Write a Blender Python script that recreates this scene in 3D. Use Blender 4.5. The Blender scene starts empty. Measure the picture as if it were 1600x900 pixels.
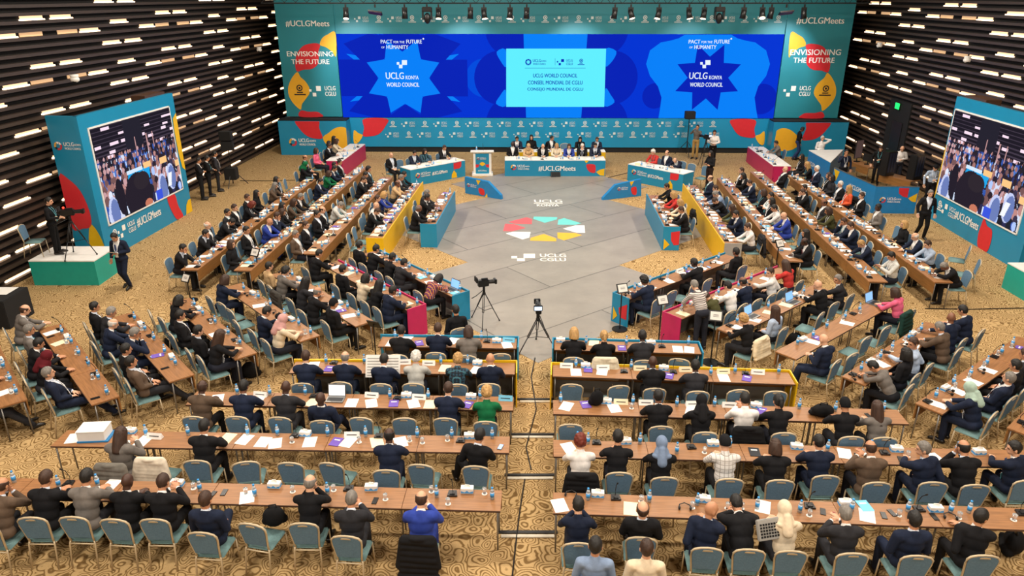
import bpy, bmesh, math, random
from mathutils import Vector, Matrix, noise
from mathutils.geometry import tessellate_polygon
random.seed(7)
SC = bpy.context.scene; COL = SC.collection
rad = math.radians
V3 = Vector
# ------------------------------------------------------------------ camera
FPX, CH, PIT = 1130.0, 7.7, math.atan(458/1130)
cam = bpy.data.cameras.new('camera'); cam.sensor_width = 36; cam.lens = FPX/1600*36; cam.clip_end = 200
camo = bpy.data.objects.new('camera', cam); COL.objects.link(camo)
camo.location = (0, 0, CH); camo.rotation_euler = (math.pi/2-PIT, 0, 0); SC.camera = camo

def ray(x, y):
    u, v = (x-800)/FPX, (450-y)/FPX
    return V3((u, math.cos(PIT)+v*math.sin(PIT), -math.sin(PIT)+v*math.cos(PIT)))
def P(x, y, z=0.0):
    "measured point of the photograph -> place in the hall at height z"
    d = ray(x, y); t = (z-CH)/d.z
    return V3((d.x*t, d.y*t, z))

# ------------------------------------------------------------------ materials
def lin(h):
    h = h.lstrip('#'); o = []
    for i in (0, 2, 4):
        c = int(h[i:i+2], 16)/255
        o.append(c/12.92 if c <= .04045 else ((c+.055)/1.055)**2.4)
    return (*o, 1)
MATS = {}
def mk(name, col=None, rough=.6, metal=0, vary=.12, scale=6, emit=0, emcol=None, bump=0, objcol=False, trans=0, coat=0, stretch=None, spec=None):
    m = bpy.data.materials.new(name); m.use_nodes = True; MATS[name] = m
    nt = m.node_tree; N = nt.nodes; L = nt.links; b = N['Principled BSDF']
    b.inputs['Roughness'].default_value = rough; b.inputs['Metallic'].default_value = metal
    if trans: b.inputs['Transmission Weight'].default_value = trans
    if coat: b.inputs['Coat Weight'].default_value = coat
    if spec is not None: b.inputs['Specular IOR Level'].default_value = spec
    if objcol:
        src = N.new('ShaderNodeObjectInfo').outputs['Color']
    else:
        r = N.new('ShaderNodeRGB'); r.outputs[0].default_value = lin(col); src = r.outputs[0]
    if vary or bump:
        tc = N.new('ShaderNodeTexCoord'); mp = N.new('ShaderNodeMapping')
        L.new(tc.outputs['Object'], mp.inputs[0])
        if stretch: mp.inputs['Scale'].default_value = stretch
        nz = N.new('ShaderNodeTexNoise'); nz.inputs['Scale'].default_value = scale; nz.inputs['Detail'].default_value = 5
        L.new(mp.outputs[0], nz.inputs['Vector'])
    if vary:
        mr = N.new('ShaderNodeMapRange'); L.new(nz.outputs['Fac'], mr.inputs['Value'])
        mr.inputs['From Min'].default_value = .3; mr.inputs['From Max'].default_value = .7
        mr.inputs['To Min'].default_value = 1-vary; mr.inputs['To Max'].default_value = 1+vary
        mx = N.new('ShaderNodeVectorMath'); mx.operation = 'SCALE'
        L.new(src, mx.inputs[0]); L.new(mr.outputs[0], mx.inputs['Scale']); src = mx.outputs[0]
    L.new(src, b.inputs['Base Color'])
    if bump:
        bp = N.new('ShaderNodeBump'); bp.inputs['Strength'].default_value = bump; bp.inputs['Distance'].default_value = .02
        L.new(nz.outputs['Fac'], bp.inputs['Height']); L.new(bp.outputs[0], b.inputs['Normal'])
    if emit:
        b.inputs['Emission Strength'].default_value = emit
        if objcol: L.new(src, b.inputs['Emission Color'])
        else: b.inputs['Emission Color'].default_value = lin(emcol or col)
    return m
cloth = mk('woven_cloth', objcol=True, rough=.85, vary=.18, scale=9, bump=.35, spec=.2)
skin = mk('skin', objcol=True, rough=.5, vary=.06, scale=14)
hairm = mk('hair', objcol=True, rough=.6, vary=.3, scale=30, bump=.6, stretch=(1, 1, .3))
eyem = mk('eye_dark', '#1a1210', .3, vary=.02)
lipm = mk('lip', '#8d4a40', .5, vary=.02)
def stripes(name, bands):
    m = mk(name, objcol=True, rough=.85, vary=.05); nt = m.node_tree; N = nt.nodes; L = nt.links; b = N['Principled BSDF']
    tc = N.new('ShaderNodeTexCoord'); src = b.inputs['Base Color'].links[0].from_socket
    for d, sc, col, lo in bands:
        w = N.new('ShaderNodeTexWave'); w.bands_direction = d; w.inputs['Scale'].default_value = sc; L.new(tc.outputs['Object'], w.inputs['Vector'])
        r = N.new('ShaderNodeMath'); r.operation = 'GREATER_THAN'; r.inputs[1].default_value = lo; L.new(w.outputs['Fac'], r.inputs[0])
        mx = N.new('ShaderNodeMix'); mx.data_type = 'RGBA'; L.new(r.outputs[0], mx.inputs['Factor']); L.new(src, mx.inputs['A']); mx.inputs['B'].default_value = lin(col); src = mx.outputs['Result']
    L.new(src, b.inputs['Base Color']); return m
stripem = stripes('striped_knit', [('Z', 8, '#3a3436', .72)])
plaidm = stripes('plaid_cloth', [('Z', 5, '#10161f', .75), ('X', 5, '#10161f', .75), ('Y', 5, '#3f6f7c', .93)])
checkm = stripes('checked_cloth', [('Z', 5, '#9b968f', .95), ('X', 5, '#9b968f', .95)])
floralm = stripes('floral_cloth', [('X', 7, '#c0502f', .8), ('Z', 9, '#2b2350', .75), ('Y', 6, '#c79a3a', .9)])
leather = mk('shoe_leather', '#15110f', .35, vary=.1)
tint = mk('tinted_paper', objcol=True, rough=.7, vary=.03)
tintlit = mk('tinted_screen', objcol=True, rough=.3, vary=.02, emit=.75)
paperface = mk('sign_face', '#d9d6d0', .5, vary=.03)
chairfab = mk('chair_fabric', '#5d7b94', .85, vary=.1, scale=40, bump=.15, spec=.2)
seatfab = mk('seat_fabric', '#6d8c8d', .85, vary=.1, scale=40, bump=.15, spec=.2)
beige = mk('beige_metal', '#bfae90', .42, metal=.2, vary=.06)
steel = mk('grey_steel', '#8d8b88', .35, metal=.7, vary=.05)
black = mk('black_plastic', '#121214', .4, vary=.1)
blackm = mk('black_matte', '#0c0c0d', .8, vary=.1)
darkcloth = mk('black_drape', '#0e0e10', .95, vary=.2, scale=3, bump=.4)
wood = mk('walnut_laminate', '#926640', .42, vary=.22, scale=5, stretch=(.6, 7, 7))
woodp = mk('oak_panel', '#8a5f30', .5, vary=.2, scale=4, stretch=(.5, 5, 5))
woodd = mk('dark_edge', '#4a3020', .55, vary=.1)
white = mk('white_paint', '#e9e7e2', .5, vary=.03)
teal = mk('teal_print', '#1785ad', .38, vary=.04, scale=1.2)
tealb = mk('teal_banner', '#23818f', .45, vary=.05, scale=.6)
blue2 = mk('blue_print', '#1a7cba', .38, vary=.05)
yellow = mk('yellow_print', '#e3b512', .4, vary=.04)
yell2 = mk('amber_print', '#e8ad27', .5, vary=.03)
red = mk('red_print', '#cd2630', .45, vary=.03)
mag = mk('magenta_print', '#bd1f5c', .4, vary=.05)
green = mk('sea_green', '#129c8e', .4, vary=.04)
ink = mk('ink_white', '#f0eee8', .5, vary=.02)
inkg = mk('ink_pale', '#c3d2d2', .5, vary=.02)
inkd = mk('ink_dark', '#1c1c22', .5, vary=.02)
greyd = mk('grey_lining', '#5d5b58', .7, vary=.05)
greyk = mk('grey_board', '#9a9893', .6, vary=.05)
cyanp = mk('cyan_print', '#6cc9c6', .5, vary=.03)
redp = mk('coral_print', '#d9595c', .5, vary=.03)
boardm = mk('louvre_board', '#3f322a', .5, vary=.12, stretch=(1, 1, 4))
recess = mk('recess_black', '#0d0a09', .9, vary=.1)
plast = mk('bottle_plastic', '#e4eef5', .1, vary=0, trans=.35)
blab = mk('bottle_label', '#3f9be0', .4, vary=.05)
glassm = mk('clear_glass', '#f4f7fa', .03, vary=0, trans=.85)
def emat(name, col, s, base=None): return mk(name, base or col, .6, vary=0, emit=s, emcol=col, spec=0 if base else None)
lampL = emat('lamp_warm', '#ffdfbc', 4.5)
lampC = emat('lamp_cream', '#e8ba8a', .75)  # cream backing panel, no lamp: weak emission stands in for hidden LED light
lampP = emat('lamp_pale', '#ffd0a0', 1.25)  # backing panel above the strip: LED light on it put in as emission
ledbg = emat('screen_blue', '#0638dd', .9, '#020410')
ledmid = emat('screen_royal', '#0450e8', .9, '#020410')
leddk = emat('screen_navy', '#0a26c4', .85, '#020410')
ledlt = emat('screen_azure', '#0a84ff', .95, '#020410')
ledcy = emat('screen_cyan', '#62f0ff', 1.0, '#020410')
ledwh = emat('screen_white', '#eaf6ff', 1.0, '#020410')
exitm = emat('exit_green', '#18d060', 1.6)
spotem = emat('spot_glow', '#ffe6c0', 6)
redlamp = emat('tally_red', '#ff3020', 5)

# ------------------------------------------------------------------ object helpers
KIDS = {}
def link(o, parent=None):
    COL.objects.link(o)
    if parent is not None:
        o.parent = parent; KIDS.setdefault(parent.name, []).append(o)
    return o
LABELS = {}
def tag(o, label, cat, group=None):
    label = ' '.join(label.split())
    o['label'] = label; o['category'] = cat
    if group: o['group'] = group
    LABELS.setdefault(label, []).append(o.name)
    return o
def empty(name, loc=(0, 0, 0), rz=0):
    o = bpy.data.objects.new(name, None); o.empty_display_size = .1
    o.location = loc; o.rotation_euler = (0, 0, rz); return link(o)
def dup(root, loc=None, rz=None, parent=None, colors=None):
    r = root.copy(); link(r, parent)
    if loc is not None: r.location = loc
    if rz is not None: r.rotation_euler = (0, 0, rz)
    for k in ('label', 'category', 'group'):
        if k in r.keys() and parent is None: del r[k]
    for ch in KIDS.get(root.name, []):
        dup(ch, parent=r)
    return r
def kids(o, base): return [c for c in KIDS.get(o.name, []) if c.name.split('.')[0] == base]

class MB:
    def __init__(s): s.bm = bmesh.new(); s.mats = []; s.mi = 0
    def mat(s, m):
        if m not in s.mats: s.mats.append(m)
        s.mi = s.mats.index(m); return s
    def _fin(s, verts, M=None):
        if M is not None: bmesh.ops.transform(s.bm, matrix=M, verts=verts)
        for f in {f for v in verts for f in v.link_faces}: f.material_index = s.mi
        return s
    def box(s, c, d, rot=None, bev=0):
        M = Matrix.Translation(c) @ (rot.to_4x4() if rot else Matrix()) @ Matrix.Diagonal((*d, 1))
        vs = bmesh.ops.create_cube(s.bm, size=1, matrix=M)['verts']
        if bev:
            es = list({e for v in vs for e in v.link_edges})
            r = bmesh.ops.bevel(s.bm, geom=es, offset=bev, segments=2, affect='EDGES')
            vs = list({v for f in r['faces'] for v in f.verts} | {v for v in vs if v.is_valid})
        return s._fin(vs)
    def cyl(s, a, b, r, r2=None, seg=10):
        a, b = V3(a), V3(b); d = b-a; L = d.length
        if L < 1e-6: return s
        q = d.to_track_quat('Z', 'Y').to_matrix().to_4x4()
        M = Matrix.Translation((a+b)/2) @ q
        vs = bmesh.ops.create_cone(s.bm, cap_ends=True, segments=seg, radius1=r, radius2=r if r2 is None else r2, depth=L, matrix=M)['verts']
        return s._fin(vs)
    def ball(s, c, r, M=None, sub=2):
        r = r if hasattr(r, '__len__') else (r, r, r)
        T = Matrix.Translation(c) @ (M.to_4x4() if M else Matrix()) @ Matrix.Diagonal((*r, 1))
        vs = bmesh.ops.create_icosphere(s.bm, subdivisions=sub, radius=1, matrix=T)['verts']
        return s._fin(vs)
    def tube(s, pts, r, seg=8):
        pts = [V3(p) for p in pts]; rings = []
        for i, p in enumerate(pts):
            t = (pts[min(i+1, len(pts)-1)]-pts[max(i-1, 0)]).normalized()
            q = t.to_track_quat('Z', 'Y').to_matrix()
            rings.append([s.bm.verts.new(p+q @ V3((r*math.cos(k*2*math.pi/seg), r*math.sin(k*2*math.pi/seg), 0))) for k in range(seg)])
        for A, B in zip(rings, rings[1:]):
            for k in range(seg):
                f = s.bm.faces.new((A[k], A[(k+1) % seg], B[(k+1) % seg], B[k])); f.material_index = s.mi
        for rg, fl in ((rings[0], True), (rings[-1], False)):
            f = s.bm.faces.new(rg[::-1] if fl else rg); f.material_index = s.mi
        return s
    def slab(s, pts, thick):
        "solid from an outline (list of 3D points in a plane) pushed by vector thick"
        pts = [V3(p) for p in pts]; th = V3(thick)
        a = [s.bm.verts.new(p) for p in pts]; b = [s.bm.verts.new(p+th) for p in pts]
        fs = []
        for t in tessellate_polygon([pts]):
            for ring, rev in ((a, 0), (b, 1)):
                try: fs.append(s.bm.faces.new([ring[i] for i in (t[::-1] if rev else t)]))
                except ValueError: pass
        n = len(pts)
        for i in range(n): fs.append(s.bm.faces.new((a[i], a[(i+1) % n], b[(i+1) % n], b[i])))
        for f in fs: f.material_index = s.mi
        bmesh.ops.recalc_face_normals(s.bm, faces=fs)
        return s
    def flat(s, pts):
        pts = [V3(p) for p in pts]; a = [s.bm.verts.new(p) for p in pts]
        for t in tessellate_polygon([pts]):
            try: f = s.bm.faces.new([a[i] for i in t]); f.material_index = s.mi
            except ValueError: pass
        return s
    def mesh(s, name, smooth=False):
        me = bpy.data.meshes.new(name); s.bm.to_mesh(me); s.bm.free()
        for m in s.mats: me.materials.append(m)
        if smooth:
            for p in me.polygons: p.use_smooth = True
        return me
    def obj(s, name, parent=None, smooth=False, loc=None, rz=None):
        o = bpy.data.objects.new(name, s.mesh(name, smooth)); link(o, parent)
        if loc is not None: o.location = loc
        if rz is not None: o.rotation_euler = (0, 0, rz)
        return o

TXT = {}
def textmesh(t):
    if t not in TXT:
        cu = bpy.data.curves.new('lettering', 'FONT'); cu.body = t; cu.resolution_u = 3
        cu.align_x = 'CENTER'; cu.space_line = .92
        o = bpy.data.objects.new('lettering', cu); COL.objects.link(o)
        dg = bpy.context.evaluated_depsgraph_get()
        me = bpy.data.meshes.new_from_object(o.evaluated_get(dg))
        vs = [(v.co.x, v.co.y) for v in me.vertices]; fs = [tuple(p.vertices) for p in me.polygons]
        bpy.data.objects.remove(o); bpy.data.meshes.remove(me)
        x0, x1 = min(v[0] for v in vs), max(v[0] for v in vs); y0, y1 = min(v[1] for v in vs), max(v[1] for v in vs)
        vs = [((x-(x0+x1)/2)/(x1-x0), (y-(y0+y1)/2)/(y1-y0)) for x, y in vs]
        TXT[t] = (vs, fs)
    return TXT[t]

def smooth_loop(pts, k=5):
    n = len(pts); out = []
    for i in range(n):
        p0, p1, p2, p3 = pts[i-1], pts[i], pts[(i+1) % n], pts[(i+2) % n]
        for j in range(k):
            t = j/k
            out.append(tuple(.5*((2*b)+(-a+c)*t+(2*a-5*b+4*c-d)*t*t+(-a+3*b-3*c+d)*t**3) for a, b, c, d in zip(p0, p1, p2, p3)))
    return out

class Sheet:
    "a flat face in the hall that carries printed or lit graphics"
    def __init__(s, O, ux, uz=(0, 0, 1)):
        s.O = V3(O); s.ux = V3(ux).normalized(); s.uz = V3(uz).normalized(); s.n = s.ux.cross(s.uz).normalized(); s.parts = {}
    def at(s, u, v, off=0): return s.O+s.ux*u+s.uz*v+s.n*off
    def px(s, x, y):
        d = ray(x, y); c = V3((0, 0, CH)); t = (s.O-c).dot(s.n)/d.dot(s.n); q = c+d*t-s.O
        return (q.dot(s.ux), q.dot(s.uz))
    def mb(s, part, m):
        return s.parts.setdefault(part, MB()).mat(m)
    def poly(s, part, m, pts, off=.006, px=False, curve=0, clip=None):
        if px: pts = [s.px(*p) for p in pts]
        if curve: pts = smooth_loop(pts, curve)
        if clip: pts = [(min(max(u, clip[0]), clip[1]), min(max(v, clip[2]), clip[3])) for u, v in pts]
        if part in ('shape_print', 'plinth_print', 'wing_print') and len(pts) > 12-8*(part == 'shape_print'): part = '%s#%d' % (part, len(s.parts))
        s.mb(part, m).flat([s.at(u, v, off) for u, v in pts])
    def text(s, part, m, t, u, v, w, h, off=.012):
        vs, fs = textmesh(t); b = s.mb(part, m)
        for dx, do in ((-.022*h, 0), (.022*h, .0006)):
            nv = [b.bm.verts.new(s.at(u+x*w+dx, v+y*h, off+do)) for x, y in vs]
            for f in fs:
                try: b.bm.faces.new([nv[i] for i in f]).material_index = b.mi
                except ValueError: pass
    def textpx(s, part, m, t, x0, x1, y0, y1, off=.012):
        c = s.px((x0+x1)/2, (y0+y1)/2); a = s.px(x0, (y0+y1)/2); b = s.px(x1, (y0+y1)/2)
        p = s.px((x0+x1)/2, y0); q = s.px((x0+x1)/2, y1)
        s.text(part, m, t, c[0], c[1], abs(b[0]-a[0]), abs(p[1]-q[1]), off)
    def mark(s, part, m, u, v, h, off=.012, words=True, dark=None):
        "three stepped squares and two short words"
        q = h*.42
        for du, dv, k in ((-.62, .05, .5), (-.28, -.3, .75), (.12, .22, 1)):
            s.rect(part, m, u+du*h-(.6*h if words else 0), v+dv*h, q*k, q*k, off)
        if words:
            s.text(part, m, 'UCLG', u+.55*h, v+.24*h, h*.95, h*.36, off); s.text(part, m, 'CGLU', u+.55*h, v-.24*h, h*.95, h*.36, off)
    def emblem(s, part, m, u, v, h, off=.012):
        pts = [(u+math.cos(a)*h*.26, v+.2*h+math.sin(a)*h*.26) for a in [k*math.pi/6 for k in range(12)]]
        inn = [(u+math.cos(a)*h*.17, v+.2*h+math.sin(a)*h*.17) for a in [k*math.pi/6 for k in range(12)]]
        for i in range(12):
            s.poly(part, m, [pts[i], pts[(i+1) % 12], inn[(i+1) % 12], inn[i]], off)
        s.rect(part, m, u, v+.2*h, h*.16, h*.16, off)
        s.rect(part, m, u, v-.16*h, h*.5, h*.09, off); s.rect(part, m, u, v-.33*h, h*.95, h*.1, off)
    def councilmark(s, part, u, v, h, off=.012, m=None):
        m = m or ink
        cols = [red, ink, ink, yell2, yell2, inkd, red, red] if m is ink else [m]*8
        for k in range(8):
            a = k*math.pi/4
            pts = [(u+math.cos(a+d)*r*h, v+math.sin(a+d)*r*h) for d, r in ((-.33, .5), (.33, .5), (.36, .36), (0, .2), (-.36, .36))]
            s.poly(part, cols[k], pts, off)
        s.text(part, m, 'UCLG', u+1.35*h, v+.22*h, h*1.25, h*.45, off); s.text(part, m, 'KONYA', u+2.45*h, v+.16*h, h*.75, h*.25, off)
        s.text(part, m, 'WORLD COUNCIL', u+1.75*h, v-.28*h, h*2.0, h*.26, off)
    def rect(s, part, m, u, v, w, h, off=.006):
        s.poly(part, m, [(u-w/2, v-h/2), (u+w/2, v-h/2), (u+w/2, v+h/2), (u-w/2, v+h/2)], off)
    def done(s, parent):
        for k, b in s.parts.items(): b.obj(k.split('#')[0], parent)
        s.parts = {}

def structure(o): o['kind'] = 'structure'; return o
ORD = ['first', 'second', 'third', 'fourth', 'fifth', 'sixth', 'seventh', 'eighth', 'ninth', 'tenth', 'eleventh', 'twelfth', 'thirteenth', 'fourteenth', 'fifteenth', 'sixteenth', 'seventeenth', 'eighteenth', 'nineteenth', 'twentieth']
ORD += ['twenty-'+w for w in ORD[:9]]+['thirtieth']+['thirty-'+w for w in ORD[:9]]
YAW = rad(3.5)
FW = V3((math.sin(YAW), math.cos(YAW), 0)); RT = V3((math.cos(YAW), -math.sin(YAW), 0))
# ------------------------------------------------------------------ hall shell
def carpet():
    m = bpy.data.materials.new('swirl_carpet'); m.use_nodes = True; nt = m.node_tree; N = nt.nodes; L = nt.links; b = N['Principled BSDF']
    b.inputs['Roughness'].default_value = .95; b.inputs['Specular IOR Level'].default_value = .1
    tc = N.new('ShaderNodeTexCoord')
    wob = N.new('ShaderNodeTexNoise'); wob.inputs['Scale'].default_value = 2.6; wob.inputs['Detail'].default_value = 1
    L.new(tc.outputs['Object'], wob.inputs['Vector'])
    sub = N.new('ShaderNodeVectorMath'); sub.operation = 'MULTIPLY_ADD'; sub.inputs[1].default_value = (.26, .26, 0)
    L.new(wob.outputs['Color'], sub.inputs[0]); L.new(tc.outputs['Object'], sub.inputs[2])
    vo = N.new('ShaderNodeTexVoronoi'); vo.inputs['Scale'].default_value = 4.3; vo.feature = 'F1'; L.new(sub.outputs[0], vo.inputs['Vector'])
    nz = N.new('ShaderNodeTexNoise'); nz.inputs['Scale'].default_value = 5; nz.inputs['Detail'].default_value = 2; L.new(tc.outputs['Object'], nz.inputs['Vector'])
    ad = N.new('ShaderNodeMath'); ad.operation = 'MULTIPLY_ADD'; ad.inputs[1].default_value = .16; L.new(nz.outputs['Fac'], ad.inputs[0]); L.new(vo.outputs['Distance'], ad.inputs[2])
    mu = N.new('ShaderNodeMath'); mu.operation = 'MULTIPLY'; mu.inputs[1].default_value = 36; L.new(ad.outputs[0], mu.inputs[0])
    sn = N.new('ShaderNodeMath'); sn.operation = 'SINE'; L.new(mu.outputs[0], sn.inputs[0])
    rp = N.new('ShaderNodeValToRGB'); e = rp.color_ramp.elements
    e[0].position = .12; e[0].color = lin('#775c38'); e[1].position = .5; e[1].color = lin('#bb9d6f')
    mr = N.new('ShaderNodeMapRange'); mr.inputs['From Min'].default_value = -1; L.new(sn.outputs[0], mr.inputs['Value']); L.new(mr.outputs[0], rp.inputs[0])
    f2 = N.new('ShaderNodeTexNoise'); f2.inputs['Scale'].default_value = 60; L.new(tc.outputs['Object'], f2.inputs['Vector'])
    m2 = N.new('ShaderNodeMapRange'); m2.inputs['To Min'].default_value = .72; m2.inputs['To Max'].default_value = 1.28; L.new(f2.outputs['Fac'], m2.inputs['Value'])
    sc = N.new('ShaderNodeVectorMath'); sc.operation = 'SCALE'; L.new(rp.outputs[0], sc.inputs[0]); L.new(m2.outputs[0], sc.inputs['Scale'])
    L.new(sc.outputs[0], b.inputs['Base Color'])
    return m
def vinyl():
    m = bpy.data.materials.new('grey_vinyl'); m.use_nodes = True; nt = m.node_tree; N = nt.nodes; L = nt.links; b = N['Principled BSDF']
    b.inputs['Roughness'].default_value = .42
    tc = N.new('ShaderNodeTexCoord'); mp = N.new('ShaderNodeMapping'); mp.inputs['Rotation'].default_value = (0, 0, rad(-38)); L.new(tc.outputs['Object'], mp.inputs[0])
    br = N.new('ShaderNodeTexBrick'); br.inputs['Scale'].default_value = 1; br.inputs['Brick Width'].default_value = 6.3; br.inputs['Row Height'].default_value = 2.05
    br.inputs['Mortar Size'].default_value = .018; br.inputs['Color1'].default_value = lin('#918b82'); br.inputs['Color2'].default_value = lin('#88827a'); br.inputs['Mortar'].default_value = lin('#5a554f')
    L.new(mp.outputs[0], br.inputs['Vector'])
    nz = N.new('ShaderNodeTexNoise'); nz.inputs['Scale'].default_value = .9; nz.inputs['Detail'].default_value = 8; nz.inputs['Roughness'].default_value = .65; L.new(tc.outputs['Object'], nz.inputs['Vector'])
    mr = N.new('ShaderNodeMapRange'); mr.inputs['From Min'].default_value = .3; mr.inputs['From Max'].default_value = .7; mr.inputs['To Min'].default_value = .84; mr.inputs['To Max'].default_value = 1.12; L.new(nz.outputs['Fac'], mr.inputs['Value'])
    n3 = N.new('ShaderNodeTexNoise'); n3.inputs['Scale'].default_value = 5; n3.inputs['Detail'].default_value = 3; L.new(tc.outputs['Object'], n3.inputs['Vector'])
    m3 = N.new('ShaderNodeMapRange'); m3.inputs['From Min'].default_value = .68; m3.inputs['From Max'].default_value = .78; m3.inputs['To Min'].default_value = 1; m3.inputs['To Max'].default_value = .8; L.new(n3.outputs['Fac'], m3.inputs['Value'])
    mm = N.new('ShaderNodeMath'); mm.operation = 'MULTIPLY'; L.new(mr.outputs[0], mm.inputs[0]); L.new(m3.outputs[0], mm.inputs[1])
    sc = N.new('ShaderNodeVectorMath'); sc.operation = 'SCALE'; L.new(br.outputs['Color'], sc.inputs[0]); L.new(mm.outputs[0], sc.inputs['Scale']); L.new(sc.outputs[0], b.inputs['Base Color'])
    return m
carpetm, vinylm = carpet(), vinyl()
ceilm = mk('ceiling_paint', '#b9b2a6', .9, vary=.05); wallm = mk('rear_wall_paint', '#5a4c40', .9, vary=.1)
b = MB().mat(carpetm); b.box((1, 21, -.05), (50, 54, .1)); structure(b.obj('floor'))
b = MB().mat(ceilm); b.box((1, 21, 10.05), (50, 54, .1)); structure(b.obj('ceiling'))
b = MB().mat(wallm); b.box((1, -4.6, 5), (50, .2, 10)); structure(b.obj('wall_back'))
b = MB().mat(wallm); b.box((2, 46.5, 5), (50, .2, 10)); structure(b.obj('wall_stage'))

# grey floor covering: three squares set cornerwise along the axis
def diamond(c, h): return [c+FW*h, c+RT*h, c-FW*h, c-RT*h]
b = MB().mat(vinylm)
C1, C2, C3 = V3((.86, 18.9, 0)), V3((1.18, 24.9, 0)), V3((1.6, 30.9, 0))
for i, (c, h) in enumerate(((C1, 4.42), (C2, 6.25), (C3, 4.3))):
    b.slab([p+V3((0, 0, .001)) for p in diamond(c, h)], (0, 0, .004+.0006*i))
structure(b.obj('floor_covering'))
fl = Sheet((0, 0, .0085), (1, 0, 0), (0, 1, 0))
sc_ = P(850.5, 357)
for k, m in enumerate((ink, cyanp, cyanp, redp, redp, ink, yell2, yell2)):
    a = rad(-4+45*k); pts = []
    for d, r in ((-.30, 1.5), (.30, 1.5), (.37, 1.2), (0, .66), (-.37, 1.2)):
        pts.append((sc_.x+math.cos(a+d)*r, sc_.y+math.sin(a+d)*r))
    fl.poly('star_petal_print', m, pts, 0)
def fpx(x, y): q = P(x, y); return q.x, q.y
def ftext(t, x0, x1, y0, y1):
    a, b_ = P(x0, (y0+y1)/2), P(x1, (y0+y1)/2); c, d = P((x0+x1)/2, y0), P((x0+x1)/2, y1)
    fl.text('lettering', ink, t, (a.x+b_.x)/2, (c.y+d.y)/2, b_.x-a.x, c.y-d.y, .001)
ftext('UCLG', 835, 878, 312.3, 316.8); ftext('KONYA', 839, 873, 319.3, 322.8)
fl.poly('lettering', ink, [fpx(834, 318.4), fpx(879, 318.4), fpx(879, 317.6), fpx(834, 317.6)], .001)
ftext('UCLG', 844, 884, 397, 402); ftext('CGLU', 844, 884, 403.4, 408.6)
for q in ((799, 400.5, 808, 404), (808, 404, 820, 408.5), (818, 397, 836, 403.5)):
    fl.poly('lettering', ink, [fpx(q[0], q[3]), fpx(q[2], q[3]), fpx(q[2], q[1]), fpx(q[0], q[1])], .001)
for k, bb in fl.parts.items(): structure(bb.obj('floor_'+k))

# louvred side walls
def louvre(name, org, zA, s0, side):
    d = V3((.061, 1, 0)).normalized(); n = V3((d.y, -d.x, 0))*side      # n points into the hall
    L0, L1 = -36, 16; pitch = .222
    rot = Matrix((d, n, V3((0, 0, 1)))).transposed()
    def bx(b, s, w, off, dep, z, h): b.box(org+d*s+n*off+V3((0, 0, z)), (w, dep, h), rot)
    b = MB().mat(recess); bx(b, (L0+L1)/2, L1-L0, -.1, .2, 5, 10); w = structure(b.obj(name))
    bo = MB().mat(boardm); li = MB()
    n0 = int((zA+2.6)/pitch)
    for k in range(-11, n0):
        z = zA-pitch*k
        if z < .1 or z > 9.8: continue
        bx(bo, (L0+L1)/2, L1-L0, .085, .17, z-pitch/2, .09)
        ph = k % 6
        lay = {0: [(-.68, 1), (.68, 1)], 1: [(3.8, 1)], 2: [(-2.0, 1), (-.85, 0), (.85, 0), (2.0, 1)], 4: [(3.12, 1), (4.48, 1)]}.get(ph, [])
        for j in range(-5, 6):
            for off, br in lay:
                s = s0+7.6*j+off
                if L0+1 < s < L1-1 and not (name == 'wall_right' and abs(s-DOORS) < 1.1 and z < 3.4):
                    li.mat(lampP if br else lampC); bx(li, s, .98, .012, .024, z+.005, .125)  # panel only glows as if lit; the strip below is the lamp
                    if br: li.mat(lampL); bx(li, s, 1.08, .03, .05, z-.046, .032)
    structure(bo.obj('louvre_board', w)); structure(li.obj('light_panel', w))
    return d, n
DOORS = 7.6
RW0 = V3((17.2, 25.58, 0))
ld, ln = louvre('wall_left', V3((-13.55, 33.1, 0)), 7.07, -9.7, 1)
rd, rn = louvre('wall_right', RW0, 7.33, 12.3, -1)
# door in the louvred wall, with its lit sign
b = MB().mat(blackm); rot = Matrix((rd, rn, V3((0, 0, 1)))).transposed()
b.box(RW0+rd*DOORS+rn*.12+V3((0, 0, 1.65)), (2.1, .2, 3.3), rot)
dr = structure(b.obj('door_1'))
b = MB().mat(black); b.box(RW0+rd*(DOORS-.1)+rn*.235+V3((0, 0, 1.25)), (1.0, .03, 2.3), rot, .01); structure(b.obj('door_leaf', dr))
b = MB().mat(steel); b.box(RW0+rd*(DOORS+.3)+rn*.28+V3((0, 0, 1.1)), (.16, .05, .04), rot); structure(b.obj('door_handle', dr))
ex = MB().mat(exitm); ex.box(RW0+rd*(DOORS+.15)+rn*.27+V3((0, 0, 3.05)), (.42, .06, .26), rot, .01)
ex.mat(black).box(RW0+rd*(DOORS+.15)+rn*.26+V3((0, 0, 3.05)), (.48, .04, .32), rot)
tag(ex.obj('exit_sign'), 'small green lit exit sign above the dark door', 'sign')

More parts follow.
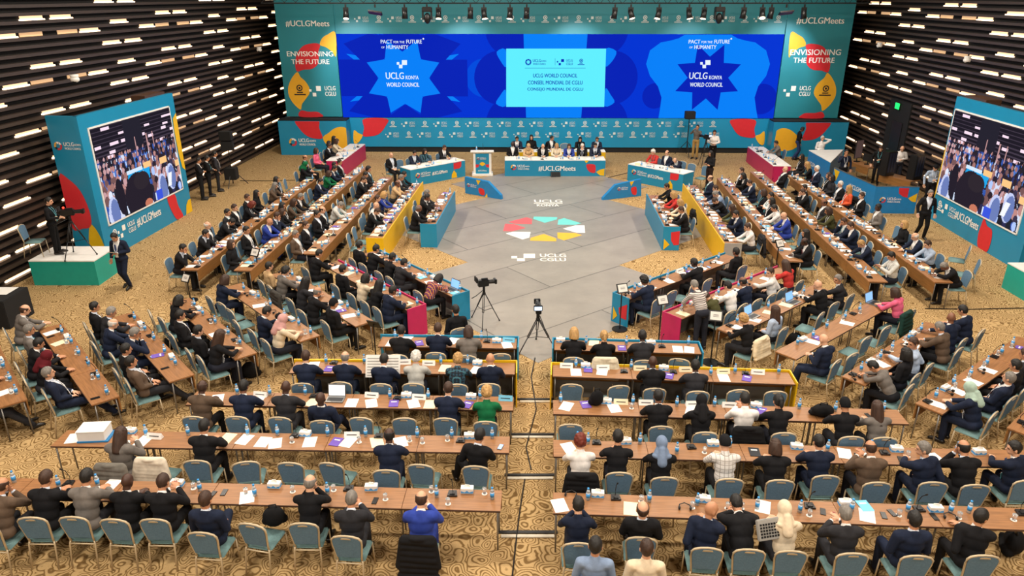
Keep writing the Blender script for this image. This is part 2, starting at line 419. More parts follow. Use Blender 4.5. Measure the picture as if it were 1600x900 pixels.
# ------------------------------------------------------------------ stage backdrop and main screen
sd = V3((math.cos(rad(1)), -math.sin(rad(1)), 0)); SO = V3((2.4, 38.0, 0))
ST = Sheet(SO, sd)
bd = empty('stage_backdrop', SO, -rad(1)); tag(bd, 'teal stage backdrop with printed red and amber shapes around the big screen', 'backdrop')
inv = Matrix.Translation(SO) @ Matrix.Rotation(-rad(1), 4, 'Z'); inv.invert()
def under(o, root):
    "keep a part built in hall coordinates where it stands"
    o.matrix_parent_inverse = root.matrix_basis.inverted(); return o
class SheetL(Sheet):
    def done(s, parent):
        for k, b in s.parts.items(): under(b.obj(k.split('#')[0], parent), parent)
        s.parts = {}
ST = SheetL(SO, sd)
srot = Matrix((sd, -ST.n, V3((0, 0, 1)))).transposed()
def sbox(b, u0, u1, d0, d1, z0, z1): b.box(ST.at((u0+u1)/2, (z0+z1)/2, (d0+d1)/2), (u1-u0, abs(d1-d0), z1-z0), srot)
b = MB().mat(tealb); sbox(b, -11.3, 11.2, -.6, -.02, 5.9, 7.5); under(b.obj('top_banner', bd), bd)
b = MB().mat(teal); sbox(b, -11.3, 11.2, -.6, -.0, .28, 1.78); under(b.obj('lower_panel', bd), bd)
b = MB().mat(blackm); sbox(b, -11.0, 11.0, -.5, -.05, 0, .28); under(b.obj('plinth', bd), bd)
for s, u0, u1 in ((-1, -14.1, -11.2), (1, 11.08, 14.3)):
    b = MB().mat(tealb); sbox(b, u0, u1, -.6, .06, 1.84, 7.5); under(b.obj('side_banner', bd), bd)
for u0, u1 in ((-14.35, -10.85), (10.85, 14.6)):
    b = MB().mat(teal); sbox(b, u0, u1, -.6, .85, 0, 1.74); b.mat(blackm); sbox(b, u0, u1, .07, .8, 1.745, 1.80); under(b.obj('side_plinth', bd), bd)
# logo rows
for i, x in enumerate(range(540, 1311, 26)):
    u, v = ST.px(x, 30)
    (ST.mark if i % 2 else ST.emblem)('logo_print', inkg, u, v, .30 if i % 2 else .40, .012)
for row, y in ((0, 194), (1, 210.5)):
    for i, x in enumerate(range(614, 1135, 25)):
        u, v = ST.px(x, y)
        (ST.mark if (i+row) % 2 else ST.emblem)('logo_print', inkg, u, v, .30 if (i+row) % 2 else .38, .02)
# side banners: words and shapes (px of the photo projected on the banner face)
def c2(pts, off=0): return [(400+x/4, y/4) for x, y in pts]
YA = [(498, 203), (450, 215), (415, 240), (402, 280), (440, 295), (480, 325), (503, 350)]
RA = [(402, 280), (360, 270), (300, 285), (262, 330), (247, 390), (258, 445), (300, 435), (350, 430), (385, 405), (395, 370), (390, 330)]
YB = [(260, 449), (225, 490), (205, 540), (206, 590), (225, 630), (250, 660), (282, 684), (290, 650), (315, 615), (338, 578), (332, 540), (308, 505), (280, 480)]
RB = [(282, 690), (330, 697), (380, 697), (405, 708), (416, 728), (277, 728)]
for m, pts in ((yell2, YA), (red, RA), (yell2, YB), (red, RB)):
    px = [ST.px(*p) for p in c2(pts)]
    ST.poly('shape_print', m, px, .068, curve=4)
    ST.poly('shape_print', m, [(.14-u, v) for u, v in px], .068, curve=4)
for (x0, x1, y0, y1, t) in ((447, 515, 32, 42, '#UCLGMeets'), (449, 521, 80, 88, 'ENVISIONING'), (456, 515, 92.5, 100, 'THE FUTURE')):
    ST.textpx('lettering', ink, t, x0, x1, y0, y1, .075)
for (x0, x1, y0, y1, t) in ((1244, 1318, 27, 38, '#UCLGMeets'), (1234, 1313, 77, 86, 'ENVISIONING'), (1239, 1303, 90, 98, 'THE FUTURE')):
    ST.textpx('lettering', ink, t, x0, x1, y0, y1, .075)
for x, y in ((507, 142), (1247, 142)): ST.mark('logo_print', ink, *ST.px(x, y), .58, .075)
for x, y in ((469, 141), (1289, 142)): ST.emblem('logo_print', inkd, *ST.px(x, y), .62, .078)
# lower plinth prints: front faces stand .85 m forward
SF = SheetL(ST.at(0, 0, .85), sd)
RC = [(247, 748), (385, 748), (395, 800), (416, 862), (370, 866), (320, 850), (275, 808)]
YC = [(418, 864), (455, 830), (490, 803), (535, 792), (570, 806), (577, 830), (577, 925), (470, 925)]
for m, pts in ((red, RC), (yell2, YC)):
    px = [SF.px(*p) for p in c2(pts)]
    SF.poly('plinth_print', m, px, .006, curve=4, clip=(-14.3, -10.87, .02, 1.73)); SF.poly('plinth_print', m, [(.24-u, v) for u, v in px], .006, curve=4, clip=(10.87, 14.55, .02, 1.73))
SF.councilmark('plinth_print', *SF.px(458, 222), .42, .012)
RD = [(675, 742), (820, 742), (808, 790), (770, 836), (720, 851), (670, 849), (676, 800)]
YD = [(612, 815), (640, 832), (667, 846), (640, 890), (612, 892)]
for m, pts in ((red, RD), (yell2, YD)):
    px = [ST.px(*p) for p in c2(pts)]
    ST.poly('shape_print', m, px, .012, curve=4); ST.poly('shape_print', m, [(.02-u, v) for u, v in px], .012, curve=4)
SF.done(bd); ST.done(bd)

# main LED screen
led = empty('led_screen', SO, -rad(1)); tag(led, 'wide blue LED screen with star graphics and a pale cyan slide', 'screen')
LU0, LU1, LV0, LV1 = -11.18, 11.06, 1.8, 5.9
b = MB().mat(black); sbox(b, LU0+.01, LU1-.01, -.3, -.02, LV0-.01, LV1-.01); under(b.obj('screen_cabinet', led), led)
LD = SheetL(ST.at(0, 0, -.018), sd); CL = (LU0, LU1, LV0, LV1)
LD.poly('screen_picture', ledbg, [(LU0, LV0), (LU1, LV0), (LU1, LV1), (LU0, LV1)], .004)
def circ(part, m, x, y, r, off, a0=0, a1=360):
    u, v = LD.px(x, y); k = r*.0318
    LD.poly(part, m, [(u+k*math.cos(rad(a)), v+k*math.sin(rad(a))) for a in range(a0, a1, 10)], off, clip=CL)
def c3(pts): return [(800+x/4, y/4) for x, y in pts]
# left star: eight points, notches rounded into dark petals
u0, v0 = LD.px(631, 122)
star = []
for k in range(16):
    a = rad(22.5*k); r = 1.28 if k % 2 == 0 else 3.08
    star.append((u0+math.cos(a)*r, v0+math.sin(a)*r))
LD.poly('star_graphic', ledlt, star, .008, clip=CL)
for k in range(8):
    a = rad(45*k); ca, sa = math.cos(a), math.sin(a)
    LD.poly('star_graphic', leddk, [(u0+ca*x-sa*y, v0+sa*x+ca*y) for x, y in ((1.34, -.07), (1.34, .07), (1.9, .85), (2.02, .9), (3.25, .9), (3.25, -.9), (2.02, -.9), (1.9, -.85))], .012, clip=CL)
circ('star_graphic', ledmid, 757, 122, 30, .007)
# centre flower behind the slide
for x, y in ((800, 45), (940, 45), (800, 192), (940, 192), (782, 122), (955, 122)): circ('flower_graphic', leddk, x, y, 42, .008)
LD.poly('flower_graphic', ledlt, [(818, 53), (918, 53), (908, 185), (822, 185)], .010, px=True, clip=CL)
for pts in ([(790, 77), (776, 81), (782, 95), (791, 105)], [(790, 140), (781, 150), (775, 162), (790, 166)], [(946, 76), (963, 80), (957, 95), (945, 104)], [(946, 138), (954, 148), (960, 160), (944, 166)]):
    LD.poly('flower_graphic', ledlt, pts, .011, px=True, curve=3)
# right blob and star
BL = [(1080, 217), (1040, 240), (985, 255), (930, 265), (862, 315), (838, 400), (862, 475), (912, 540), (934, 610), (925, 680), (915, 738), (1225, 738)]
BR = [(2450-x, y) for x, y in BL[:-1]][::-1]
circ('blob_graphic', leddk, 1023, 150, 20, .007); circ('blob_graphic', leddk, 1190, 155, 24, .007)
LD.poly('blob_graphic', ledlt, c3(BL+BR), .009, px=True, clip=CL)
u1, v1 = LD.px(1106, 121.5)
st = []
for k in range(16):
    a = rad(22.5*k); r = 1.02 if k % 2 == 0 else 1.72
    st.append((u1+math.cos(a)*r, v1+math.sin(a)*r))
LD.poly('blob_graphic', leddk, st, .012)
# slide
LD.poly('slide', ledcy, [(791, 76), (947, 76), (944, 167), (791, 167)], .014, px=True)
for t, x0, x1, y0, y1 in (('UCLG WORLD COUNCIL', 833, 902, 115, 121), ('CONSEIL MONDIAL DE CGLU', 825, 910, 126, 132), ('CONSEJO MUNDIAL DE CGLU', 824, 911, 137, 143)):
    LD.textpx('slide_lettering', leddk, t, x0, x1, y0, y1, .018)
LD.councilmark('slide_lettering', *LD.px(825.5, 97), .32, .018, leddk)
LD.mark('slide_lettering', leddk, *LD.px(884, 97), .34, .018); LD.emblem('slide_lettering', leddk, *LD.px(908, 97), .36, .018)
LD.poly('slide_lettering', leddk, [(820, 106), (915, 106), (915, 106.5), (820, 106.5)], .018, px=True)
LD.poly('slide_lettering', leddk, [(867, 91), (867.4, 91), (867.4, 102), (867, 102)], .018, px=True)
for dx in (0, 475):
    k = 0 if dx == 0 else 1
    X = lambda x: x+dx+(6 if k else 0)
    LD.textpx('lettering', ledwh, 'PACT', X(595), X(613), 62, 68, .02); LD.textpx('lettering', ledwh, 'FOR THE', X(615), X(632), 64, 67.5, .02); LD.textpx('lettering', ledwh, 'FUTURE', X(635), X(659), 62, 68, .02)
    LD.textpx('lettering', ledwh, 'OF', X(596), X(601), 72.5, 75.5, .02); LD.textpx('lettering', ledwh, 'HUMANITY', X(604), X(638), 70.5, 76.5, .02)
    circ('lettering', ledwh, X(661.5), 60.5, 1.3, .02)
    Y = lambda x: x+(474 if k else 0)
    LD.textpx('lettering', ledwh, 'UCLG', Y(603), Y(631), 113, 123.5, .02); LD.textpx('lettering', ledwh, 'KONYA', Y(634), Y(654), 118, 124, .02); LD.textpx('lettering', ledwh, 'WORLD COUNCIL', Y(604), Y(655), 129, 135.5, .02)
    for x0, y0, x1, y1 in ((620, 97, 624, 101), (623.5, 101, 629, 106.5), (628, 94, 636, 101.5)):
        LD.poly('lettering', ledwh, [(Y(x0), y0), (Y(x1), y0), (Y(x1), y1), (Y(x0), y1)], .02, px=True)
LD.done(led)

# ------------------------------------------------------------------ side screens
def crowd_picture(name, seed, parent, S, u0, u1, v0, v1, flip):
    rnd = random.Random(seed); W, Hh = 190, 122
    img = [[(.015, .012, .02)]*W for _ in range(Hh)]
    def ell(cx, cy, rx, ry, c):
        for j in range(max(0, int((cy-ry)*Hh)), min(Hh, int((cy+ry)*Hh)+1)):
            for i in range(max(0, int((cx-rx)*W)), min(W, int((cx+rx)*W)+1)):
                if ((i/W-cx)/rx)**2+((j/Hh-cy)/ry)**2 <= 1: img[j][i] = c
    def quad(x0, y0, x1, y1, c, sh=0):
        for j in range(max(0, int(y0*Hh)), min(Hh, int(y1*Hh))):
            o = sh*(j/Hh-y0)
            for i in range(max(0, int((x0+o)*W)), min(W, int((x1+o)*W))): img[j][i] = c
    for k in range(9): quad(0, .66+.042*k, 1, .672+.042*k, (.06, .045, .07))
    for k in range(22):
        x = rnd.random(); y = .66+.042*rnd.randrange(8); quad(x, y, x+.07, y+.03, (1, .78, .92))
    quad(.36, .62, .58, 1, (.02, .018, .03))
    rows = 9
    for r in range(rows):
        y = .66-.062*r; s = .018+.0042*r
        n = int(30-2*r)
        for k in range(n):
            x = (k+rnd.random())/n
            body = rnd.choice([(.02, .02, .05), (.03, .04, .16), (.04, .1, .42), (.7, .75, .95), (.02, .02, .03), (.02, .02, .03), (.03, .03, .09), (.08, .2, .62)])
            ell(x, y-s*2.2, s*1.1, s*2.4, body)
            if rnd.random() < .5: quad(x-s*.2, y-s*3, x+s*.2, y-s*1.2, (.7, .8, 1))
            ell(x, y, s*.6, s*1.15, rnd.choice([(.55, .27, .25), (.4, .19, .17), (.62, .36, .38), (.2, .1, .1), (.03, .02, .03), (.03, .02, .03)]))
    for x in (.47, .62, .7): quad(x, .62, x+.014, .8, (.55, .3, .3))
    quad(.30, .3, .58, .44, (.02, .4, .85), .12); quad(.3, .42, .5, .46, (.7, .85, 1))
    for x, y in ((.52, .42), (.74, .40), (.95, .3)): quad(x, y, x+.1, y+.07, (1, .6, .25))
    for k in range(26):
        x, y = rnd.random(), rnd.random()*.36; ell(x, y, .022, .05, rnd.choice([(.45, .6, 1), (.02, .02, .03), (.02, .02, .03), (.03, .03, .05), (.06, .12, .55), (.8, .85, 1), (.05, .04, .08)]))
    for x, y in ((.08, .1), (.72, .12), (.86, .2)):
        ell(x, y, .06, .16, (.6, .66, .95)); ell(x+.012, y-.01, .05, .14, (.16, .22, .5))
    quad(.8, .1, .85, .26, (.95, .97, 1), .2); quad(.62, 0, .7, .12, (.05, .1, .75))
    ell(.4, .14, .17, .27, (.022, .016, .026)); ell(.46, .3, .1, .1, (.03, .022, .03)); ell(.18, .22, .05, .2, (.02, .015, .025))
    ell(.5, .02, .05, .05, (.6, .2, .12))
    bm = bmesh.new(); cl = bm.loops.layers.float_color.new('picture')
    g = [[bm.verts.new(S.at(u0+(u1-u0)*i/W, v0+(v1-v0)*j/Hh, .03)) for i in range(W+1)] for j in range(Hh+1)]
    for j in range(Hh):
        for i in range(W):
            f = bm.faces.new((g[j][i], g[j][i+1], g[j+1][i+1], g[j+1][i]))
            c = img[j][W-1-i if flip else i]
            for l in f.loops: l[cl] = (*c, 1)
    me = bpy.data.meshes.new(name); bm.to_mesh(me); bm.free()
    if 'live_picture' not in MATS:
        m = mk('live_picture', '#020204', .6, vary=0, spec=0); nt = m.node_tree
        at = nt.nodes.new('ShaderNodeVertexColor'); at.layer_name = 'picture'
        bs = nt.nodes['Principled BSDF']; nt.links.new(at.outputs[0], bs.inputs['Emission Color']); bs.inputs['Emission Strength'].default_value = 1.0
    me.materials.append(MATS['live_picture'])
    o = bpy.data.objects.new(name, me); link(o, parent); under(o, parent); return o
def side_screen(O, ux, right):
    lab = 'tall teal screen housing by the %s louvred wall, showing the live crowd' % ('right' if right else 'left')
    S = SheetL(O, ux); t = empty('video_screen', O, math.atan2(ux.y, ux.x)); tag(t, lab, 'screen')
    W = 5.5; bk = .14
    rot = Matrix((S.ux, -S.n, V3((0, 0, 1)))).transposed()
    b = MB().mat(teal)
    b.box(S.at(W/2, 2.2, -bk/2), (W, bk, 4.44), rot); under(b.obj('housing', t), t)
    b = MB().mat(woodd); b.box(S.at(4.6 if not right else .9, 4.25, -bk-.26), (1.3, .5, .5), rot); under(b.obj('rear_brace', t), t)
    a, c = (.45, 5.08) if not right else (.15, 5.05)
    if not right: a, c = W-c, W-a
    b = MB().mat(white)
    for u, v, w, h in ((a-.025, 2.5, .05, 3.05), (c+.025, 2.5, .05, 3.05), ((a+c)/2, 1.0, c-a+.1, .05), ((a+c)/2, 4.0, c-a+.1, .05)):
        b.box(S.at(u, v, .012), (w, .03, h), rot)
    under(b.obj('screen_border', t), t)
    b = MB().mat(black); b.box(S.at((a+c)/2, 2.5, .012), (c-a, .02, 2.95), rot); under(b.obj('screen_panel', t), t)
    crowd_picture('screen_picture', 5, t, S, a, c, 1.03, 3.97, False)
    if not right:
        S.text('lettering', ink, '#UCLGMeets', 2.6, .62, 1.5, .3)
        S.mark('logo_print', ink, 1.3, .62, .42); S.emblem('logo_print', ink, .6, .62, .42)
        S.poly('shape_print', red, [(3.95, .98), (4.35, .98), (4.5, .85), (4.55, .5), (4.78, .01), (4.35, .01), (4.12, .3), (3.95, .7)], .01, curve=4, clip=(0, W, .005, 4.4))
        S.poly('shape_print', yellow, [(5.0, .01), (5.12, .35), (5.3, .5), (5.49, .5), (5.49, .01)], .01)
        S.poly('shape_print', yellow, [(5.22, 3.55), (5.49, 3.72), (5.49, 1.6), (5.3, 1.75), (5.2, 2.3), (5.18, 3.1)], .01, clip=(0, W, 0, 4.4))
    else:
        S.text('lettering', ink, '#UCLGMeets', 2.35, .62, 1.5, .3)
        S.mark('logo_print', ink, 1.15, .62, .42); S.emblem('logo_print', ink, .5, .62, .42)
        S.poly('shape_print', yellow, [(.0, .9), (.06, .95), (.12, 1.5), (.13, 2.0), (.08, 2.4), (.0, 2.7)], .01, curve=3, clip=(.003, W, 0, 4.4))
        S.poly('shape_print', red, [(3.3, .98), (3.55, .8), (3.85, .75), (3.95, .4), (3.85, .01), (3.35, .01), (3.2, .35), (3.22, .7)], .01, curve=4, clip=(0, W, .005, 4.4))
    S.done(t)
    if not right:
        # wing folded back towards the wall
        W0 = S.at(0, 0, 0); wx = V3((-.99, .12, 0)).normalized()
        S2 = SheetL(W0+wx*1.0, -wx); r2 = Matrix((S2.ux, -S2.n, V3((0, 0, 1)))).transposed()
        b = MB().mat(teal); b.box(S2.at(.5, 2.2, -.05), (1.0, .1, 4.44), r2); under(b.obj('side_wing', t), t)
        S2.councilmark('wing_print', .22, 3.55, .26, .012)
        S2.poly('wing_print', red, [(.01, 2.62), (.3, 2.55), (.6, 2.2), (.75, 1.6), (.7, 1.1), (.4, 1.0), (.01, 1.05)], .01, curve=3, clip=(.005, .995, 0, 4.4))
        S2.poly('wing_print', yellow, [(.68, 1.15), (.85, .95), (.98, .5), (.98, .02), (.7, .02), (.5, .4), (.55, .8)], .01, curve=3, clip=(.005, .995, .01, 4.4))
        S2.done(t)
    return t
dL = V3((.0742, .9972, 0)); side_screen(V3((-12.27, 26.85, 0))-dL*5.5, dL, False)
side_screen(V3((15.53, 25.9, 0)), V3((-.0579, -.9983, 0)), True)
# ------------------------------------------------------------------ people
def hull(bm, a, b, ra, rb):
    t = bmesh.new()
    for c, r in ((a, ra), (b, rb)):
        bmesh.ops.create_icosphere(t, subdivisions=2, radius=r, matrix=Matrix.Translation(c))
    g = bmesh.ops.convex_hull(t, input=t.verts)
    bmesh.ops.delete(t, geom=[x for x in set(g['geom_interior']+g['geom_unused']) if isinstance(x, bmesh.types.BMVert)], context='VERTS')
    me = bpy.data.meshes.new('t'); t.to_mesh(me); t.free(); bm.from_mesh(me); bpy.data.meshes.remove(me)
def ell(bm, M, c, r):
    bmesh.ops.create_icosphere(bm, subdivisions=3, radius=1, matrix=M @ Matrix.Translation(c) @ Matrix.Diagonal((*r, 1)))
def remesh(bm, voxel, ratio, name, sm=4):
    me = bpy.data.meshes.new(name); bm.to_mesh(me); bm.free()
    o = bpy.data.objects.new(name, me); COL.objects.link(o)
    m = o.modifiers.new('r', 'REMESH'); m.mode = 'VOXEL'; m.voxel_size = voxel
    s = o.modifiers.new('s', 'SMOOTH'); s.factor = .5; s.iterations = sm
    d = o.modifiers.new('d', 'DECIMATE'); d.ratio = ratio
    dg = bpy.context.evaluated_depsgraph_get(); dg.update()
    out = bpy.data.meshes.new_from_object(o.evaluated_get(dg)); out.name = name
    bpy.data.objects.remove(o); bpy.data.meshes.remove(me)
    for p in out.polygons: p.use_smooth = True
    return out
Tr, Rx, Ry, Rz = Matrix.Translation, lambda a: Matrix.Rotation(rad(a), 4, 'X'), lambda a: Matrix.Rotation(rad(a), 4, 'Y'), lambda a: Matrix.Rotation(rad(a), 4, 'Z')
TL, TRr = ((-.225, .31, .832), (-.065, .48, .825)), ((.225, .31, .835), (.075, .47, .825))
LL, LR = ((-.235, -.03, .79), (-.09, .19, .71)), ((.235, -.03, .79), (.10, .2, .71))
KN = [((-.11, .43, .545), (-.12, .40, .09), (-.14, .55, .05)), ((.11, .43, .545), (.12, .42, .09), (.14, .57, .05))]
XC = [((-.11, .43, .545), (-.10, .44, .09), (-.12, .59, .05)), ((.03, .44, .66), (-.22, .52, .30), (-.28, .66, .27))]
STR = [((-.11, .44, .53), (-.13, .72, .11), (-.15, .84, .10)), ((.11, .44, .53), (.12, .78, .11), (.15, .90, .10))]
SID = [((.10, .42, .56), (.12, .46, .09), (.14, .60, .05)), ((.33, .34, .62), (.40, .44, .2), (.47, .57, .17))]
SIDL = [(tuple((-a, b, c)) for a, b, c in leg) for leg in SID[::-1]]; SIDL = [tuple(l) for l in SIDL]
SH = [((-.10, .02, .49), (-.11, 0, .09), (-.13, .14, .045)), ((.10, .0, .49), (.11, -.02, .09), (.13, .12, .045))]
WK = [((-.09, .14, .50), (-.10, .02, .10), (-.11, .16, .05)), ((.09, .06, .49), (.10, -.16, .13), (.11, -.03, .05))]
HL_, HR_ = ((-.27, -.03, 1.16), (-.27, .06, .90)), ((.27, -.03, 1.16), (.27, .06, .90))
#  code: lean, twist, head pitch, head yaw, left arm, right arm, legs, hip height, reach (head forward of hips)
POSE = {
 'T': (14, 0, 14, 0, TL, TRr, KN), 'W': (22, 4, 34, 0, ((-.235, .34, .832), (-.05, .51, .825)), ((.235, .35, .835), (.07, .54, .822)), KN),
 'B': (37, 6, 34, 0, ((-.235, .43, .85), (-.04, .57, .832)), ((.235, .43, .85), (.03, .60, .832)), KN),
 'C': (17, 4, 10, 8, TL, ((.18, .34, .832), (.05, .30, 1.075)), KN), 'D': (17, -4, 10, -8, ((-.18, .34, .832), (-.05, .30, 1.075)), TRr, KN),
 'S': (17, 0, 14, 0, ((-.2, .35, .832), (-.05, .33, 1.06)), ((.2, .35, .832), (.05, .33, 1.05)), KN),
 'L': (-4, 0, 8, 0, LL, LR, KN), 'R': (-15, 0, 2, 0, LL, ((.25, -.08, .8), (.09, .14, .70)), STR),
 'P': (6, 0, 24, 0, ((-.24, .22, .83), (-.06, .38, .93)), ((.24, .22, .83), (.06, .39, .95)), KN),
 'X': (-4, 0, 4, 0, ((-.24, .10, .83), (.08, .20, .88)), ((.24, .10, .83), (-.08, .21, .86)), KN),
 'O': (-7, 0, 10, 0, LL, LR, XC), 'Q': (-2, 14, 8, 10, ((-.24, .12, .82), (-.02, .28, .84)), ((.26, .12, .84), (.12, .32, .97)), SID),
 'K': (2, -16, 22, -6, ((-.26, .06, .83), (-.06, .28, .86)), ((.24, .1, .83), (.0, .29, .86)), SIDL),
 'U': (8, -22, 6, -42, LL, TRr, KN), 'V': (8, 22, 6, 42, TL, LR, KN),
 'H': (-8, 0, 0, 10, ((-.36, .05, 1.2), (-.10, -.07, 1.24)), LR, KN),
}
STAND = {
 'a': (0, 0, 4, 0, HL_, HR_, SH), 'w': (3, 0, 4, 0, HL_, ((.28, .0, 1.16), (.27, .1, .91)), WK),
 'r': (2, 0, 26, 0, ((-.25, .0, 1.17), (-.04, .21, 1.12)), HR_, WK), 'h': (2, 0, 8, 0, ((-.26, .04, 1.15), (-.07, .26, 1.1)), ((.26, .04, 1.15), (.07, .26, 1.1)), SH),
 'f': (0, 0, 8, 0, ((-.25, .06, 1.14), (.08, .2, 1.16)), ((.25, .06, 1.14), (-.08, .21, 1.14)), SH),
 'm': (0, 0, 2, 0, HL_, ((.26, .12, 1.24), (.06, .15, 1.49)), SH), 'c': (-4, 0, -4, 0, ((-.25, .18, 1.3), (-.07, .30, 1.52)), ((.25, .18, 1.3), (.07, .30, 1.52)), SH),
 'b': (36, 0, 22, 0, ((-.27, .40, 1.06), (-.14, .54, .92)), ((.27, .42, 1.06), (.16, .56, .93)), SH),
}
def arm_pts(sh, el, ha, l1=.285, l2=.25):
    "keep segment lengths: pull elbow onto reach, then hand"
    e = sh+(el-sh).normalized()*min(max((el-sh).length, .24), .32)
    h = e+(ha-e).normalized()*min(max((ha-e).length, .20), .28)
    return e, h
def near(p, a, b):
    d = b-a; t = max(0, min(1, (p-a).dot(d)/max(d.length_squared, 1e-9))); return (p-a-d*t).length
def build_pose(code, spec, standing):
    lean, tw, hp, hy, aL, aR, legs = spec
    hip = V3((0, 0, .93 if standing else .60))
    T = Tr(hip) @ Rz(tw) @ Rx(-lean)
    Hd = T @ Tr((0, .01, .53)) @ Rx(lean*.55) @ Rz(hy) @ Rx(-hp) @ Tr((0, .022, .135))
    sh = [T @ V3((s*.178, -.005, .435)) for s in (-1, 1)]
    arms = []
    for s, (el, ha) in zip(sh, (aL, aR)): arms.append((s, *arm_pts(s, V3(el), V3(ha))))
    def torso(bm, g, hem=False):
        ell(bm, Matrix(), (0, 0, hip.z-.01), (.165+g, .12+g, .104+g*.4))
        ell(bm, T, (0, .005, .15), (.142+g, .108+g, .16)); ell(bm, T, (0, .006, .31), (.158+g, .116+g, .165)); ell(bm, T, (0, -.012, .405), (.15+g, .09+g, .085+g*.5))
        hull(bm, T @ V3((-.145, -.008, .435)), T @ V3((.145, -.008, .435)), .062+g, .062+g)
        hull(bm, T @ V3((0, -.015, .44)), T @ V3((0, -.01, .49)), .085+g*.5, .058+g*.4)
    # body
    bm = bmesh.new(); torso(bm, 0)
    hull(bm, T @ V3((0, -.005, .46)), Hd @ V3((0, -.018, -.06)), .056, .054)
    ell(bm, Hd, (0, -.004, .015), (.077, .097, .103)); ell(bm, Hd, (0, .026, -.052), (.057, .064, .062)); ell(bm, Hd, (0, .062, -.088), (.026, .022, .018))
    hull(bm, Hd @ V3((0, .088, .008)), Hd @ V3((0, .106, -.026)), .010, .0155)
    ell(bm, Hd, (0, .083, -.062), (.024, .012, .012)); ell(bm, Hd, (0, .083, .028), (.05, .012, .010))
    for s in (-1, 1): ell(bm, Hd, (s*.079, -.012, -.012), (.012, .021, .033))
    for i, (s, e, h) in enumerate(arms):
        sx = -1 if i == 0 else 1
        hull(bm, s, e, .052, .042); hull(bm, e, h, .041, .027)
        d = (h-e).normalized(); up = V3((0, 0, 1)) if abs(d.z) < .75 else V3((0, -1, 0)); sd_ = d.cross(up).normalized(); up = sd_.cross(d).normalized()
        pc = h+d*.05
        M = Matrix((sd_, d, up)).transposed().to_4x4(); M.translation = pc
        ell(bm, M, (0, 0, 0), (.041, .053, .016))
        for k, L in enumerate((.068, .078, .073, .056)):
            x = (k-1.5)*.0225
            a = M @ V3((x, .035, 0)); b_ = M @ V3((x*1.18, .035+L*.62, -.008)); c = M @ V3((x*1.22, .035+L*1.0, -.034))
            hull(bm, a, b_, .0098, .0088); hull(bm, b_, c, .0088, .0072)
        a = M @ V3((-sx*.034, -.025, -.003)); b_ = M @ V3((-sx*.062, .018, -.014)); c = M @ V3((-sx*.06, .052, -.024))
        hull(bm, a, b_, .0125, .0105); hull(bm, b_, c, .0105, .008)
    lg = []
    for i, (k, a, t) in enumerate(legs):
        hp_ = V3(((-.09, .09)[i], .01, hip.z-.02)); k, a, t = V3(k), V3(a), V3(t)
        if standing: hp_.z -= .03
        lg.append((hp_, k, a, t)); hull(bm, hp_, k, .078, .056); hull(bm, k, a, .054, .038); hull(bm, a-V3((0, .02, .035)) if a.z > .08 else a, t, .036, .03)
    body = remesh(bm, .0082, .16, 'body', 2)
    body.materials.append(skin); body.materials.append(eyem); body.materials.append(lipm)
    Hi = Hd.inverted()
    for p in body.polygons:
        q = Hi @ p.center
        if q.y > .05 and abs(abs(q.x)-.031) < .0165 and abs(q.z-.006) < .0085: p.material_index = 1
        elif q.y > .05 and abs(q.x) < .024 and abs(q.z+.064) < .0075: p.material_index = 2
    # top worn next to the skin (shirt, blouse, knit)
    def sleeves(bm, g, upto, r2):
        for s, e, h in arms:
            hull(bm, s, e, .054+g, .042+g*.7); hull(bm, e, e.lerp(h, upto), .042+g*.7, r2)
    bm = bmesh.new(); torso(bm, .012); sleeves(bm, .011, .95, .039)
    hull(bm, T @ V3((0, -.006, .46)), T @ V3((0, .006, .515)), .07, .067)
    top = remesh(bm, .012, .22, 'top'); top.materials.append(cloth)
    bm = bmesh.new(); torso(bm, .026)
    ell(bm, Matrix(), (0, -.004, hip.z-.03), (.19, .14, .088))
    sleeves(bm, .022, .88, .046); hull(bm, T @ V3((0, -.03, .44)), T @ V3((0, -.022, .495)), .082, .068)
    jacket = remesh(bm, .012, .28, 'jacket'); jacket.materials.append(cloth)
    Ti = T.inverted(); b2 = bmesh.new(); b2.from_mesh(jacket)
    dele = []; R3 = T.to_3x3()
    for pc, pn in (((.012, 0, .14), (1, 0, -.25)), ((-.012, 0, .14), (-1, 0, -.25)), ((0, 0, .475), (0, 0, 1))):
        fs = []
        for f in b2.faces:
            q = Ti @ f.calc_center_median()
            if -.02 < q.y < .19 and q.z > .1 and abs(q.x) < .13: fs.append(f)
        geo = list({v for f in fs for v in f.verts})+list({e for f in fs for e in f.edges})+fs
        bmesh.ops.bisect_plane(b2, geom=geo, dist=1e-5, plane_co=T @ V3(pc), plane_no=R3 @ V3(pn))
    for f in b2.faces:
        w = f.calc_center_median(); q = Ti @ w
        if any(near(w, a_, b_) < .078 for s_, e_, h_ in arms for a_, b_ in ((s_.lerp(e_, .35), e_), (e_, h_))): continue
        if .03 < q.y < .165 and q.z > .14 and abs(q.x) < .012+.25*(q.z-.14)+1e-4 and abs(q.x) < .1: dele.append(f)
        elif q.y > -.01 and q.z > .475 and abs(q.x) < .07: dele.append(f)
    bmesh.ops.delete(b2, geom=dele, context='FACES'); b2.to_mesh(jacket); b2.free()
    bm = bmesh.new(); ell(bm, Matrix(), (0, 0, hip.z-.005), (.182, .136, .112))
    for hp_, k, a, t in lg: hull(bm, hp_, k, .093, .07); hull(bm, k, a+V3((0, 0, .02)), .069, .058)
    trousers = remesh(bm, .014, .25, 'trousers'); trousers.materials.append(cloth)
    shoes = []
